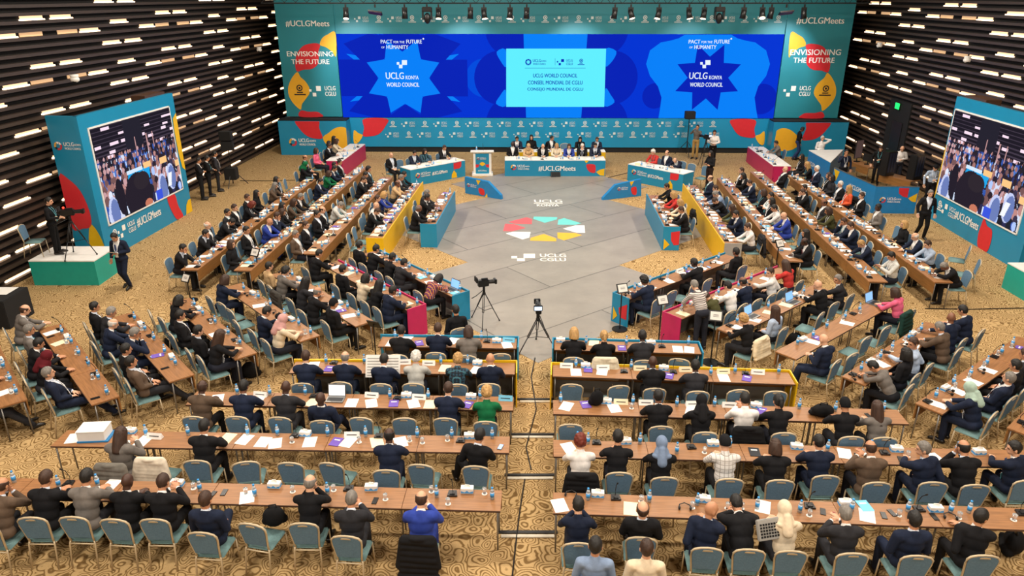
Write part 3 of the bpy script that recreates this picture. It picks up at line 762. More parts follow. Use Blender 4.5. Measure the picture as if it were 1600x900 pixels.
    for hp_, k, a, t in lg:
        bm = bmesh.new(); d = (t-a); d.normalize()
        hull(bm, V3(a)-V3((0, .03, .04)), t, .047, .04); hull(bm, t-d*.05, t+d*.05, .044, .034)
        sm_ = remesh(bm, .012, .3, 'shoe'); sm_.materials.append(leather); shoes.append(sm_)
    # neck strap with badge
    bb = MB().mat(tint)
    for s in (-1, 1): bb.tube([T @ V3((s*.062, .03, .5)), T @ V3((s*.07, .115, .40)), T @ V3((s*.04, .158, .28)), T @ V3((0, .158, .17))], .0075, 5)
    bb.box(T @ V3((0, .165, .12)), (.085, .008, .11), (T.to_3x3()))
    lan = bb.mesh('neck_strap')
    bb = MB().mat(tint); q = [T @ V3(p) for p in ((-.022, .14, .44), (.022, .14, .44), (.04, .152, .2), (0, .155, .16), (-.04, .152, .2))]
    bb.slab(q, T.to_3x3() @ V3((0, .008, 0))); tie = bb.mesh('tie')
    return dict(body=body, top=top, jacket=jacket, trousers=trousers, shoes=shoes, neck_strap=lan, tie=tie, head=Hd, reach=(Hd @ V3((0, 0, 0))).y, T=T, arms=arms)

def shell(cut, grow=(1.1, 1.1, 1.1), thick=.014, rough=.004, seed=0, c=(0, -.006, .02)):
    bm = bmesh.new(); bmesh.ops.create_uvsphere(bm, u_segments=36, v_segments=28, radius=1)
    for v in bm.verts:
        q = V3((v.co.x*.079*grow[0], v.co.y*.099*grow[1], v.co.z*.107*grow[2]))+V3(c)
        v.co = q+v.co*noise.noise(q*38+V3((seed, 0, 0)))*rough
    bmesh.ops.delete(bm, geom=[f for f in bm.faces if not cut(f.calc_center_median())], context='FACES')
    return bm
def finish(bm, name, thick, mats, smooth=True):
    bmesh.ops.recalc_face_normals(bm, faces=bm.faces)
    ge = bmesh.ops.solidify(bm, geom=list(bm.faces), thickness=thick)
    me = bpy.data.meshes.new(name); bm.to_mesh(me); bm.free()
    for m in mats: me.materials.append(m)
    for p in me.polygons: p.use_smooth = smooth
    return me
def hairline(q):
    K = ((-.2, -.078), (-.06, -.07), (-.025, -.042), (.0, -.03), (.012, -.012), (.035, .02), (.06, .058), (.085, .072), (.3, .075))
    for (a, za), (b, zb) in zip(K, K[1:]):
        if a <= q.y < b: return q.z > za+(zb-za)*(q.y-a)/(b-a)
    return q.z > .07
def curtain(zb, wid=1.0, a0=-40, a1=220, seed=1):
    bm = shell(lambda q: q.z > .055 and hairline(q), (1.13, 1.13, 1.1), rough=.004)
    n, mz = 26, 12; rings = []
    for j in range(mz+1):
        t = j/mz; z = .085+(zb-.085)*t; row = []; fit = 1.13*math.sqrt(max(0, 1-(max(z-.02, 0)/.118)**2))
        for i in range(n+1):
            a = rad(180+a0+(a1-a0)*i/n)
            r = fit+.10*math.sin(max(0, t-.12)*2.6)*wid+.02
            q = V3((math.cos(a)*.079*r, -.006+math.sin(a)*.099*r*(1 if t < .5 else 1.0), z))
            q += q.normalized()*noise.noise(V3((a*3+seed, t*1.5, 0)))*.010
            row.append(bm.verts.new(q))
        rings.append(row)
    for A, B in zip(rings, rings[1:]):
        for i in range(n): bm.faces.new((A[i], A[i+1], B[i+1], B[i]))
    return bm
HAIR = {}
HAIR['s'] = finish(shell(hairline, (1.085, 1.06, 1.085), rough=.006), 'hair', .011, [hairm])
HAIR['b'] = finish(shell(lambda q: hairline(q) and q.z < .062 and q.y < .04, (1.07, 1.08, 1.05), rough=.003), 'hair', .010, [hairm])
HAIR['k'] = finish(shell(lambda q: hairline(q) or (q.z > .02 and q.y < .02), (1.28, 1.24, 1.25), rough=.03, seed=5), 'hair', .02, [hairm])
HAIR['c'] = finish(shell(lambda q: hairline(q), (1.22, 1.2, 1.2), rough=.022, seed=9), 'hair', .02, [hairm])
HAIR['l'] = finish(curtain(-.30), 'hair', .012, [hairm])
HAIR['o'] = finish(curtain(-.125, 1.5), 'hair', .012, [hairm])
b2 = shell(hairline, (1.1, 1.1, 1.1)); bmesh.ops.create_icosphere(b2, subdivisions=2, radius=.045, matrix=Tr((0, -.125, .04))); bmesh.ops.create_icosphere(b2, subdivisions=2, radius=.036, matrix=Tr((0, -.15, -.02)) @ Matrix.Diagonal((1, .8, 2.2, 1)))
HAIR['t'] = finish(b2, 'hair', .010, [hairm])
bm_ = shell(lambda q: q.z > .03 or q.y < .0 and q.z > -.03, (1.13, 1.12, 1.14), rough=.002)
HAIR['e'] = finish(bm_, 'knit_cap', .014, [cloth])
def scarf():
    bm = bmesh.new()
    ell(bm, Matrix(), (0, -.012, .012), (.095, .113, .122)); hull(bm, V3((0, -.02, -.07)), V3((0, -.03, -.17)), .085, .13)
    ell(bm, Matrix(), (0, -.05, -.19), (.165, .10, .06)); hull(bm, V3((0, -.11, -.08)), V3((0, -.135, -.28)), .06, .08)
    me = remesh(bm, .011, .35, 'headscarf', 3)
    b = bmesh.new(); b.from_mesh(me); bpy.data.meshes.remove(me)
    bmesh.ops.delete(b, geom=[f for f in b.faces if (lambda q: q.y > .02 and (q.x/.062)**2+((q.z+.012)/.082)**2 < 1)(f.calc_center_median())], context='FACES')
    me = bpy.data.meshes.new('headscarf'); b.to_mesh(me); b.free(); me.materials.append(cloth)
    for p in me.polygons: p.use_smooth = True
    return me
HAIR['h'] = scarf()

COLR = {  # letter: (name, colour)
 'k': ('black', '#17171a'), 'v': ('navy', '#1a2236'), 'd': ('charcoal', '#2b2b2f'), 'g': ('grey', '#6e6863'), 'b': ('brown', '#5a4a3d'), 't': ('tan', '#c0a077'),
 'w': ('white', '#e2dedb'), 'l': ('light-blue', '#a9b9d0'), 'e': ('green', '#14683f'), 'o': ('olive', '#4b4a2c'), 'r': ('red', '#c23a35'), 'p': ('pink', '#dd6384'),
 'u': ('blue', '#2c3f93'), 'y': ('cream', '#d8c7ac'), 'q': ('plaid', '#23465a'), 'h': ('pale-grey', '#bdbdb8'), 'a': ('orange', '#d85a38'), 'x': ('floral', '#6a3560'), 'f': ('pale-green', '#9db3a6'), 'n': ('brown', '#4a2f1f'), 'm': ('dusty-pink', '#c99a96'), 's': ('striped', '#d9cfc8'), 'i': ('dark-red', '#5c1820'), 'c': ('slate-blue', '#7d90ad')}
HC = {'k': ('black', '#14110f'), 'n': ('brown', '#3a2519'), 'g': ('grey', '#77726c'), 'w': ('white', '#cfcbc4'), 'y': ('blond', '#b08a55'), 'r': ('auburn', '#6a2413')}
SKIN = {'1': '#d3a283', '2': '#bd8765', '3': '#7a4f38', '4': '#43291d'}
HN = {'s': 'short %s hair', 'b': 'thinning %s hair', 'c': 'curly %s hair', 'k': 'full curly %s hair', 'l': 'long %s hair', 'o': 'bobbed %s hair', 't': 'tied %s hair', 'z': 'bald head', 'h': '%s headscarf', 'e': '%s cap'}
POSES = {}
def pose(code, standing=False):
    k = (code, standing)
    if k not in POSES: POSES[k] = build_pose(code, (STAND if standing else POSE)[code], standing)
    return POSES[k]
PEOPLE = []
rp = random.Random(3)
def person(code, loc, rz, look, standing=False, strap=None, legs=None, scale=1.0):
    "look: hair, hair colour, top (capital = suit over white shirt), skin"
    h, hc, tp, sk = look
    D = pose(code, standing)
    def child(base, me, col, par):
        o = bpy.data.objects.new(base, me); link(o, par)
        c = lin(col); j = 1+rp.uniform(-.12, .12); o.color = (c[0]*j, c[1]*j, c[2]*j, 1); return o
    o = bpy.data.objects.new('person', D['body']); link(o); o.location = loc; o.rotation_euler = (0, 0, rz)
    sc = scale*rp.uniform(.975, 1.02); o.scale = (sc, sc, sc if standing else min(sc, 1.01)); o.color = lin(SKIN[sk])
    suit = tp.isupper(); tc = COLR[tp.lower()][1]
    if suit:
        child('shirt', D['top'], rp.choice(['#e6e4e2', '#e6e4e2', '#cfd8e6']), o); child('jacket', D['jacket'], tc, o)
        if rp.random() < .45 and h not in 'loht': child('tie', D['tie'], rp.choice(['#1d2440', '#571a24', '#23262e', '#2b3d66']), o)
    else:
        tp_ = child('top', D['top'], tc, o)
        pm = {'s': stripem, 'q': plaidm, 'x': floralm}.get(tp) or (checkm if hc+tp == 'kw' and h == 'e' else None)
        if pm: tp_.material_slots[0].link = 'OBJECT'; tp_.material_slots[0].material = pm
    child('trousers', D['trousers'], legs or (tc if suit and tp not in 'GBTHLE' else rp.choice(['#17171b', '#1b1d27', '#26262a'])), o)
    [child('shoe', q, '#111111', o) for q in D['shoes']]
    if strap if strap is not None else rp.random() < .5: child('neck_strap', D['neck_strap'], rp.choice(['#e8e8e8', '#e2e4e8', '#5fa7b5']), o)
    if h != 'z':
        hm = child({'h': 'headscarf', 'e': 'cap'}.get(h, 'hair'), HAIR[h], (COLR[hc][1] if h in 'he' else HC[hc][1]), o); hm.matrix_basis = D['head']
    hn = HN[h] % (COLR if h in 'he' else HC)[hc][0] if '%s' in HN[h] else HN[h]
    o['look_text'] = hn+', '+COLR[tp.lower()][0]+(' suit' if suit else ' top')
    PEOPLE.append(o); return o
def finish_label(o, tail, group=None):
    t = 'person, '+o['look_text']+', '+tail; del o['look_text']
    tag(o, t, 'person', group)
# ------------------------------------------------------------------ chairs and tables
def chair_proto(fab=chairfab):
    r = empty('banquet_chair', (0, 0, -50))
    b = MB().mat(seatfab); b.box((0, .01, .427), (.42, .42, .055), None, .022); b.obj('seat', r, True)
    tilt = Rx(9) ; base = V3((0, -.19, .47))
    def bk(x, z, y=0): return base+(tilt.to_3x3() @ V3((x, y, z)))
    prof = [(-.175, .05), (-.19, .18), (-.205, .30), (-.205, .38), (-.17, .425), (-.09, .452), (0, .46), (.09, .452), (.17, .425), (.205, .38), (.205, .30), (.19, .18), (.175, .05)]
    b = MB().mat(fab); b.slab([bk(x*.94, z*.985, .012) for x, z in prof], tilt.to_3x3() @ V3((0, -.04, 0))); o = b.obj('backrest', r)
    g = MB().mat(beige); g.slab([bk(x, z, -.031) for x, z in [(-.07, .415), (.07, .415), (.06, .437), (0, .444), (-.06, .437)]], tilt.to_3x3() @ V3((0, -.006, 0))); g.obj('grip_plate', o)
    b = MB().mat(beige); b.tube([bk(-.17, -.06, -.012)]+[bk(x, z, -.012) for x, z in prof]+[bk(.17, -.06, -.012)], .0155, 7)
    for s in (-1, 1): b.tube([(s*.19, -.19, .415), (s*.205, .2, .415)], .011, 6)
    b.tube([(-.205, .2, .415), (.205, .2, .415)], .011, 6); b.obj('frame', r, True)
    b = MB().mat(beige); b.tube([(-.185, -.215, .40), (.185, -.215, .40)], .011, 6); b.obj('stretcher', r, True)
    for s in (-1, 1):
        b = MB().mat(beige); b.tube([(s*.205, .2, .42), (s*.212, .225, 0)], .012, 7); b.obj('leg', r, True)
        b = MB().mat(beige); b.tube([(s*.172, -.2, .45), (s*.185, -.215, .40), (s*.195, -.285, 0)], .013, 7); b.obj('leg', r, True)
    return r
CHAIR = chair_proto()
FARM = {}
def far_chair():
    r = empty('banquet_chair', (0, 0, -50))
    for c in KIDS[CHAIR.name]:
        if c.name.split('.')[0] in ('seat', 'backrest', 'frame'):
            o = c.copy(); link(o, r)
    b = MB().mat(beige)
    for s in (-1, 1):
        for y0, y1 in ((.2, .225), (-.2, -.285)):
            l = MB().mat(beige); l.tube([(s*.2, y0, .42), (s*.2, y1, 0)], .013, 5); l.obj('leg', r, True)
    b.bm.free()
    return r
CHAIRF = far_chair()
def table_proto(name, L, W, top=wood, panel=True, legs=True, ends=(1, 1)):
    r = empty(name, (0, 0, -50))
    b = MB().mat(top); b.box((0, 0, .735), (L-.006, W, .03), None, .004); b.mat(woodd if top is wood else top); b.box((0, -W/2-.001, .735), (L-.01, .006, .026)); t = b.obj('tabletop', r)
    if panel:
        b = MB().mat(woodp); b.box((0, W/2-.02, .575), (L-.012, .02, .29)); b.obj('modesty_panel', r)
    if legs:
        for sx in (-1, 1):
            for sy in (-1, 1):
                b = MB().mat(steel); x = sx*(L/2-.05)
                yy = sy*(W/2-.05) if sy > 0 or ends[(sx+1)//2] else -.005
                b.tube([(x, yy*.93, .72), (x, yy, 0)], .014, 7); b.obj('leg', r, True)
            b = MB().mat(steel); b.tube([(sx*(L/2-.05), -W/2+.06, .695), (sx*(L/2-.05), W/2-.06, .695)], .01, 6); b.obj('brace', r, True)
    return r
TABS = {}
def table(name, L, W, **k):
    q = (name, round(L, 3), W, str(sorted(k)), k.get('top', wood).name, k.get('ends'))
    if q not in TABS: TABS[q] = table_proto(name, L, W, **k)
    return TABS[q]

# ------------------------------------------------------------------ things on the tables
def park(o): o.location = (0, 0, -60); return o
b = MB().mat(plast); b.cyl((0, 0, 0), (0, 0, .135), .031, seg=12); b.cyl((0, 0, .135), (0, 0, .185), .031, .013, 12); BOT = park(b.obj('water_bottle', None, True))
b = MB().mat(blab); b.cyl((0, 0, .045), (0, 0, .115), .0322, seg=12); b.obj('label_band', BOT, True)
b = MB().mat(blab); b.cyl((0, 0, .185), (0, 0, .208), .0165, seg=10); b.obj('cap', BOT, True)
b = MB().mat(glassm); b.cyl((0, 0, .003), (0, 0, .10), .027, .034, 12); GLS = park(b.obj('drinking_glass', None, True))
b = MB().mat(ink); b.cyl((0, 0, 0), (0, 0, .003), .042, seg=14); b.obj('paper_mat', GLS)
b = MB().mat(black); b.slab([(-.075, -.06, 0), (.075, -.06, 0), (.06, .07, 0), (-.06, .07, 0)], (0, 0, .028)); b.box((0, -.01, .032), (.08, .07, .02), None, .006); MIC = park(b.obj('conference_microphone'))
b = MB().mat(black); b.tube([(0, .04, .03), (0, .05, .12), (0, .0, .24), (0, -.07, .32)], .006, 6); q_ = b.obj('gooseneck', MIC, True)
b = MB().mat(blackm); b.cyl((0, -.065, .314), (0, -.095, .345), .012, seg=8); b.obj('capsule', q_, True)
b = MB().mat(white); b.box((0, 0, .045), (.19, .10, .09), None, .004); BOX = park(b.obj('tissue_box'))
b = MB().mat(blab)
for y, q in ((-.0515, 1), (.0515, -1)): b.flat([(-.09, y, .012), (.09, y, .012), (.09, y, .05), (.035, y, .028), (0, y, .06), (-.035, y, .028), (-.09, y, .05)][::q])
for x in (-.0955, .0955): b.flat([(x, -.0515, .012), (x, .0515, .012), (x, .0515, .05), (x, -.0515, .05)])
b.obj('wave_print', BOX)
b = MB().mat(ink); b.slab([(-.05, -.004, .09), (.05, -.004, .09), (.035, -.01, .135), (-.03, .012, .125)], (0, .008, 0)); b.obj('tissue', BOX)
b = MB().mat(tint); b.box((0, 0, .0015), (.21, .297, .003)); PAP = park(b.obj('paper_sheet'))
b = MB().mat(tint); b.box((0, 0, .004), (.17, .24, .008)); BKL = park(b.obj('booklet'))
b = MB().mat(ink); b.box((.0, .05, .0085), (.1, .03, .001)); b.obj('cover_print', BKL)
b = MB().mat(tint); b.slab([(-.13, -.045, 0), (-.13, .045, 0), (-.13, 0, .10)], (.26, 0, 0)); TNT = park(b.obj('name_plate'))
b = MB().mat(inkd); b.box((0, -.0262, .05), (.17, .001, .014), Rx(-24).to_3x3()); b.obj('name_line', TNT)
b = MB().mat(black); b.box((0, 0, .005), (.075, .155, .01), None, .003); PHN = park(b.obj('phone'))
b = MB().mat(tintlit); b.box((0, 0, .0105), (.066, .14, .001)); b.obj('phone_screen', PHN)
b = MB().mat(steel); b.box((0, 0, .009), (.33, .23, .018), None, .004); LAP = park(b.obj('laptop'))
b = MB().mat(steel); b.box((0, .145, .125), (.33, .012, .23), Rx(-14).to_3x3()); lid = b.obj('lid', LAP)
b = MB().mat(tintlit); b.box((0, .136, .125), (.30, .004, .20), Rx(-14).to_3x3()); b.obj('laptop_screen', lid)
b = MB().mat(black); b.box((0, -.01, .019), (.29, .12, .002)); b.obj('keyboard', LAP)
b = MB().mat(black)
b.tube([(-.08, 0, .03), (-.075, .06, .035), (0, .10, .04), (.075, .06, .035), (.08, 0, .03)], .008, 6)
for s in (-1, 1): b.ball((s*.08, -.01, .03), (.018, .032, .03))
HST = park(b.obj('headset', None, True))
PAPC = {'w': ('white', '#efedea'), 'c': ('cream', '#eadfbd'), 'p': ('purple', '#6a4fae'), 'b': ('light-blue', '#74bfe0'), 'n': ('dark', '#24272e'), 'g': ('green', '#3fae57'), 'y': ('yellow', '#e8cf4a')}
def tone(o, c): o.color = lin(c)
# ------------------------------------------------------------------ rows of seats
rr = random.Random(11)
COUNT = {}
class Row: pass
ROWS = {}
def make_row(key, phrase, end, end1, p0, p1, side, n, W=.48, seats='', items='', auto=None, top=wood, dlim=(.77, .88), far=False, tables=True, ext=0):
    r = Row(); r.key = key; r.phrase = phrase; r.end = end; r.end1 = end1
    A, B = (P(*p0, .75) if not isinstance(p0, V3) else p0), (P(*p1, .75) if not isinstance(p1, V3) else p1)
    A.z = B.z = 0; D = (B-A); L = D.length; D.normalize(); A = A-D*ext; L += ext
    r.A, r.D, r.L, r.W = A, D, L, W; r.n = V3((-D.y, D.x, 0))*side
    r.rz = math.atan2(-r.n.y, -r.n.x)-math.pi/2
    ROWS[key] = r
    at = r.at = lambda t, d, z=0: r.A+r.D*t+r.n*d+V3((0, 0, z))
    def loc(x, y, z):
        q = P(x, y, z)-r.A; return q.dot(r.D), q.dot(r.n)
    # tables
    if tables:
        u = L/n
        sx_ = V3((math.cos(r.rz), math.sin(r.rz), 0)).dot(r.D) > 0
        for i in range(n):
            e_ = (int(i == 0), int(i == n-1)); pr = table('conference_table', u, W, top=top, ends=e_ if sx_ else e_[::-1])
            o = dup(pr, at(u*(i+.5), W/2), r.rz)
            k = n-i if end1 else i+1
            tag(o, ('walnut-topped folding table, %s from %s, %s' % (ORD[k-1], end, phrase)) if n > 1 else 'walnut-topped folding table, '+phrase, 'table', 'conference tables')
    # seats
    ent = []
    for s in seats.split(';'):
        s = s.strip()
        if not s: continue
        xy, spec = s.split(' ', 1); x, y = map(float, xy.split(','))
        if spec[0] == 'C' and len(spec) == 1:
            t, d = loc(x, y, .91); ent.append([t, max(dlim[0], min(d-.26, dlim[1]+.12)), None, 0])
        else:
            pc = spec[0]; D_ = pose(pc); hd = D_['head'].translation
            t, d = loc(x, y, hd.z); ent.append([t, max(dlim[0], min(d+hd.y, dlim[1])), spec, 0])
            sh = hd.x; ent[-1][0] -= 0
    ent.sort(key=lambda e: e[0])
    for _ in range(60):
        for a, b in zip(ent, ent[1:]):
            g = .545-(b[0]-a[0])
            if g > 0: a[0] -= g/2; b[0] += g/2
    nc = len(ent); pi = 0; npers = sum(1 for e in ent if e[2])
    r.seats = []
    for i, (t, d, spec, _) in enumerate(ent):
        if spec and tables: t = .28 if 0 < t < .28 else (L-.28 if L-.28 < t < L else t)
        k = nc-i if end1 else i+1
        jit = rr.uniform(-.05, .05) if spec else rr.uniform(-.22, .22)
        c = dup(CHAIRF if far else CHAIR, at(t, d+(0 if spec else .02)), r.rz+jit)
        tag(c, 'blue-grey banquet chair, %s, %s from %s, %s' % ('occupied' if spec else 'empty', ORD[k-1], end, phrase), 'chair', 'banquet chairs')
        r.seats.append((t, bool(spec), d))
        if spec:
            j = npers-pi if end1 else pi+1; pi += 1
            o = person(spec[0], at(t, d), r.rz+rr.uniform(-.07, .07), spec[1:5])
            finish_label(o, '%s seated from %s, %s' % (ORD[j-1], end, phrase))
    # explicit items
    its = []
    for s in items.split():
        c = s[0]; x, y = map(float, s[1:].split(','))
        z = {'b': .85, 'x': .80, 't': .79, 'k': .79, 'z': .79, 'm': .78, 'g': .79}.get(c, .76)
        t, d = loc(x, y, z); its.append((c, t, min(max(d, .06), W-.09 if c not in 'wcul' else W-.16)))
    if auto:
        ra = random.Random(hash_(key)); pp, pu, pt, pm = auto
        base = [s[0] for s in r.seats] if len(r.seats) > 2 else []
        ts = []; t = .38
        while t < L-.25: ts.append(t+ra.uniform(-.08, .08)); t += .70
        for i, t in enumerate(ts):
            if not far or ra.random() < .8: its.append(('b', t+.2, ra.uniform(.09, .16)))
            if far and pp > .55 and ra.random() < .5: its.append((ra.choice('wwwc'), t+.33, ra.uniform(.2, .31)))
            if ra.random() < .6: its.append(('g', t+.1, ra.uniform(.10, .2)))
            if i % 2 == 0 and ra.random() < pm: its.append(('m', t-.08, .12))
            if i % 3 == 1: its.append(('x', t-.15, .11))
            if ra.random() < pp: its.append((ra.choice('wwwwc'), t-.02, ra.uniform(.27, .31)))
            if ra.random() < pu: its.append((ra.choice('uuln'), t+.22, ra.uniform(.27, .31)))
            if ra.random() < pt: its.append((ra.choice('tkz'), t+.02, .06))
            if ra.random() < .15: its.append(('p', t+.2, .36))
            if ra.random() < .25: its.append(('h', t-.2, .25))
    KIND = {'b': (BOT, 'water bottle with blue label and cap', 'bottle'), 'g': (GLS, 'drinking glass on a white mat', 'glass'), 'm': (MIC, 'black gooseneck conference microphone', 'microphone'),
            'x': (BOX, 'white tissue box with blue print', 'tissue box'), 'w': (PAP, 'white paper sheet', 'paper'), 'c': (PAP, 'cream paper sheet', 'paper'), 'u': (BKL, 'purple booklet', 'booklet'), 'l': (BKL, 'blue booklet', 'booklet'), 'n': (BKL, 'dark folder', 'folder'),
            't': (TNT, 'white folded name plate', 'name plate'), 'k': (TNT, 'cream folded name plate', 'name plate'), 'z': (TNT, 'light-blue folded name plate', 'name plate'), 'p': (PHN, 'black phone lying flat', 'phone'), 'h': (HST, 'black headset lying flat', 'headset'), 'L': (LAP, 'open laptop', 'laptop')}
    TONE = {'w': 'w', 'c': 'c', 'u': 'p', 'l': 'b', 'n': 'n', 't': 'w', 'k': 'c', 'z': 'b'}
    its = [i for i in its if -.1 < i[1] < L+.1]
    # keep standing things apart
    solid = {'b': .04, 'g': .045, 'm': .09, 'x': .10, 't': .13, 'k': .13, 'z': .13, 'L': .19}
    okd = []
    for it in its:
        if it[0] in solid and any(o[0] in solid and math.hypot((o[1]-it[1]), (o[2]-it[2])) < (solid[o[0]]+solid[it[0]])*.82 for o in okd): continue
        okd.append(it)
    lay = {}
    for c, t, d in okd: lay.setdefault(KIND[c][1], []).append((t, d, c))
    for desc, L_ in lay.items():
        L_.sort()
        for i, (t, d, c) in enumerate(L_):
            pr, _, cat = KIND[c]
            if cat == 'bottle' and COUNT.get(cat, 0) > 292: continue
            COUNT[cat] = COUNT.get(cat, 0)+1
            k = len(L_)-i if end1 else i+1
            flatish = c in 'wcun'
            z = .7505+(.0005*(i % 3) if flatish else 0)+(.0035 if c in 'uln' else 0)
            o = dup(pr, at(min(max(t, .1), r.L-.1), d, z), r.rz+(rr.uniform(-.35, .35) if c in 'wculnph' else rr.uniform(-.12, .12)))
            if c in TONE: tone(o, PAPC[TONE[c]][1])
            if c == 'p': [tone(x, rr.choice(['#0a0a0c', '#0a0a0c', '#8aa4d8'])) for x in kids(o, 'phone_screen')]
            if c == 'L': [tone(x, '#e6eaf0' if key[0] == 'C' else '#7db2ea') for q in kids(o, 'lid') for x in kids(q, 'laptop_screen')]
            tag(o, '%s, %s from %s, %s' % (desc, ORD[k-1], end, phrase) if len(L_) > 1 else '%s on table, %s' % (desc, phrase), cat, desc)
    return r
def hash_(s): return sum((i+3)*ord(c)*131 for i, c in enumerate(s)) % 99991
AI = 'the aisle'
make_row('CL1', 'first row left of aisle', AI, 1, (0, 746), (785, 766), -1, 6, seats="""5,757 SbnB2;70,747 TsnK2;136,746 TskG2;210,750 TznK4;246,750 PsnK2;319,785 OsnV2;398,818 C;487,750 Sbgk1;550,777 PsgD2;655,795 PbnU1""",
  items='b90,752 b151,750 b311,758 b397,766 b511,763 b682,768 b769,771 b20,745 x277,754 x429,756 x581,758 x730,764 m107,754 m545,762 m707,770 g302,760 g384,768 g457,765 g521,763 g602,777 g674,765 g757,768 p332,772 p350,769 w172,758 p586,782 w386,776 g700,784', dlim=(.78, 1.02), ext=.9)
make_row('CL2', 'second row left of aisle', AI, 1, (105, 672), (797, 682), -1, 5, seats="""183,685 PlnG1;248,700 C;323,662 TskK2;383,713 C;464,704 C;530,704 C;612,683 TbkV4;657,722 C;746,680 KskK2""",
  items='b227,672 b293,672 b387,670 b434,670 b512,672 b571,674 b652,674 b706,675 b769,676 x205,671 x479,673 x734,680 t507,679 t550,679 m461,679 m592,680 m720,687 c355,684 w382,686 w411,690 w484,690 w544,690 u525,690 c589,690 w626,690 t242,681 g456,688 g561,688 g640,686 g699,685 g660,689 p782,698 w224,688 w330,690 w430,692 w115,684', dlim=(.78, .95))
make_row('CL3', 'third row left of aisle', AI, 1, (340, 612), (803, 620), -1, 4, seats="""315,605 TbnB4;381,605 TskV3;447,606 TzkD4;501,625 RzkV4;565,652 C;635,637 C;700,607 TsnV1;761,612 Tcye1""",
  items='b421,610 b477,609 b609,615 b669,615 b750,615 t407,616 t581,617 t655,620 m621,621 m490,618 x635,617 x736,619 L524,624 w549,630 w580,630 w646,630 c671,635 c486,632 u615,631 u730,633 z790,622 w400,628 u440,630 b370,608 w340,622', dlim=(.78, .92), ext=.4)
make_row('CL4', 'yellow-edged row left of aisle', AI, 1, (462, 565), (805, 567), -1, 3, seats="""476,562 TsnV1;539,556 TbgV1;596,569 PskV1;650,558 Tcwh1;714,562 Tcyq1;766,560 PznV2""",
  items='b510,559 b569,561 b620,562 b689,560 b731,560 z560,566 t670,567 t632,565 u514,576 m522,565 w490,570 w744,579 x746,566 c695,575 u655,578', dlim=(.78, .92))
make_row('CL5', 'teal-edged row left of aisle', AI, 1, (597, 526), (808, 529), -1, 2, seats="""624,522 TskK2;684,514 TsnV1;732,522 TonG1;780,552 C""",
  items='b752,524 b619,517 w612,536 w635,529 w707,532 u655,536 m761,532 x776,532 z795,531 w792,540 w675,535', dlim=(.78, .9))
make_row('CR1', 'first row right of aisle', AI, 0, (864, 769), (1600, 794), -1, 5, seats="""904,797 Pskv1;1005,797 RbnK1;1112,800 UznV2;1160,822 BskK2;1232,805 Thyy1;1326,810 PsgD1;1431,817 LskV2;1525,806 UskK2""",
  items='b919,772 b1015,775 b1090,780 b1184,786 x934,771 x1100,779 m962,776 m1116,784 h892,775 h1070,795 g906,784 g1082,790 g1137,791 g1159,791 g1002,780 c986,795 w874,789 w1192,791 p1155,802 b1251,791 b1332,789 b1420,790 b1487,792 b1516,792 x1321,785 x1462,794 m1265,789 m1436,794 m1597,800 g1265,802 g1405,802 g1499,806 g1585,809 l1351,790 w1355,805 p1381,805 p1394,801 p1460,807 h1485,810 p1286,799', dlim=(.8, 1.0), ext=0)
make_row('CR2', 'second row right of aisle', AI, 0, (864, 687), (1600, 703.5), -1, 5, seats="""909,702 Tcrw1;965,684 Tskk2;1035,697 Thck1;1136,700 Tekw1;1215,702 TonK1;1279,687 TskV2;1367,711 PbnB2;1450,702 VsgV1;1507,701 SbkK2;1590,697 VskV1""",
  items='b902,681 b919,685 b1000,684 b1058,700 b1141,690 x977,687 x1114,692 m1080,697 m932,690 w889,699 g1101,704 p1117,710 n1179,706 b1210,694 b1294,696 b1361,696 b1437,699 b1496,699 x1245,697 x1401,701 x1530,705 m1382,706 w1320,708 w1462,716 p1339,712 p1407,717 g1349,707 g1419,710', dlim=(.78, .92))
make_row('CR3', 'third row right of aisle', AI, 0, (864, 625), (1402, 640), -1, 4, seats="""890,639 C;1029,618 TskK3;1097,630 Thkk2;1161,620 Pskw2;1217,628 Ttkk2;1321,634 Tekk2;1384,650 Tlng1""",
  items='b876,620 b989,622 b1058,627 b1116,625 x947,624 x1180,630 k970,627 t1009,628 t1082,630 t1139,631 w885,634 w960,637 w1081,641 u915,632 u1191,642 g987,635 b1249,630 b1306,635 x1304,631 p1357,649 b1381,634', dlim=(.78, .92))
make_row('CR4', 'yellow-edged row right of aisle', AI, 0, (864, 570), (1232, 582), -1, 3, seats="""894,600 C;962,600 C;1020,565 TzkK4;1087,570 TskD4;1146,600 C;1206,600 C""",
  items='b900,565 b986,567 b1111,579 b1149,576 b1217,576 x915,570 x1037,574 x1151,577 t885,571 t942,574 k1000,575 k1071,577 k1130,580 t1184,581 m975,579 m999,581 m1052,580 m1165,582 w900,581 w941,580 w1131,590 u919,577 u1046,590 u1167,591', dlim=(.78, .9))
make_row('CR5', 'teal-edged row right of aisle', AI, 0, (866, 531), (1090, 537), -1, 2, seats="""897,521 Toyk1;945,525 Ttyk1;1005,526 TskD4;1065,560 C""",
  items='b916,532 b979,532 b1076,532 x876,531 x1017,535 m1034,540 w1059,545 w1077,546 u972,545 c928,535', dlim=(.78, .9))
NE = 'near end'
Lp = P(584, 501, .75); ld_ = V3((math.cos(rad(-48.3)), math.sin(rad(-48.3)), 0))
La1 = P(43, 624, .75)
make_row('La', 'edge slanted row at left', NE, 1, La1-ld_*3.0, La1, -1, 2, seats="""-22,600 RskD2;-4,560 TskK2""", auto=(.3, .1, 0, .6), dlim=(.78, .9))
make_row('Lb', 'second slanted row at left', NE, 1, (97, 505), (187, 619), -1, 3, seats="""39,485 TbnG1;46,515 LsgG2;59,535 TskK2;67,556 Thik2;75,582 RsgV1""", auto=(.1, .1, 0, .9), dlim=(.78, .95))
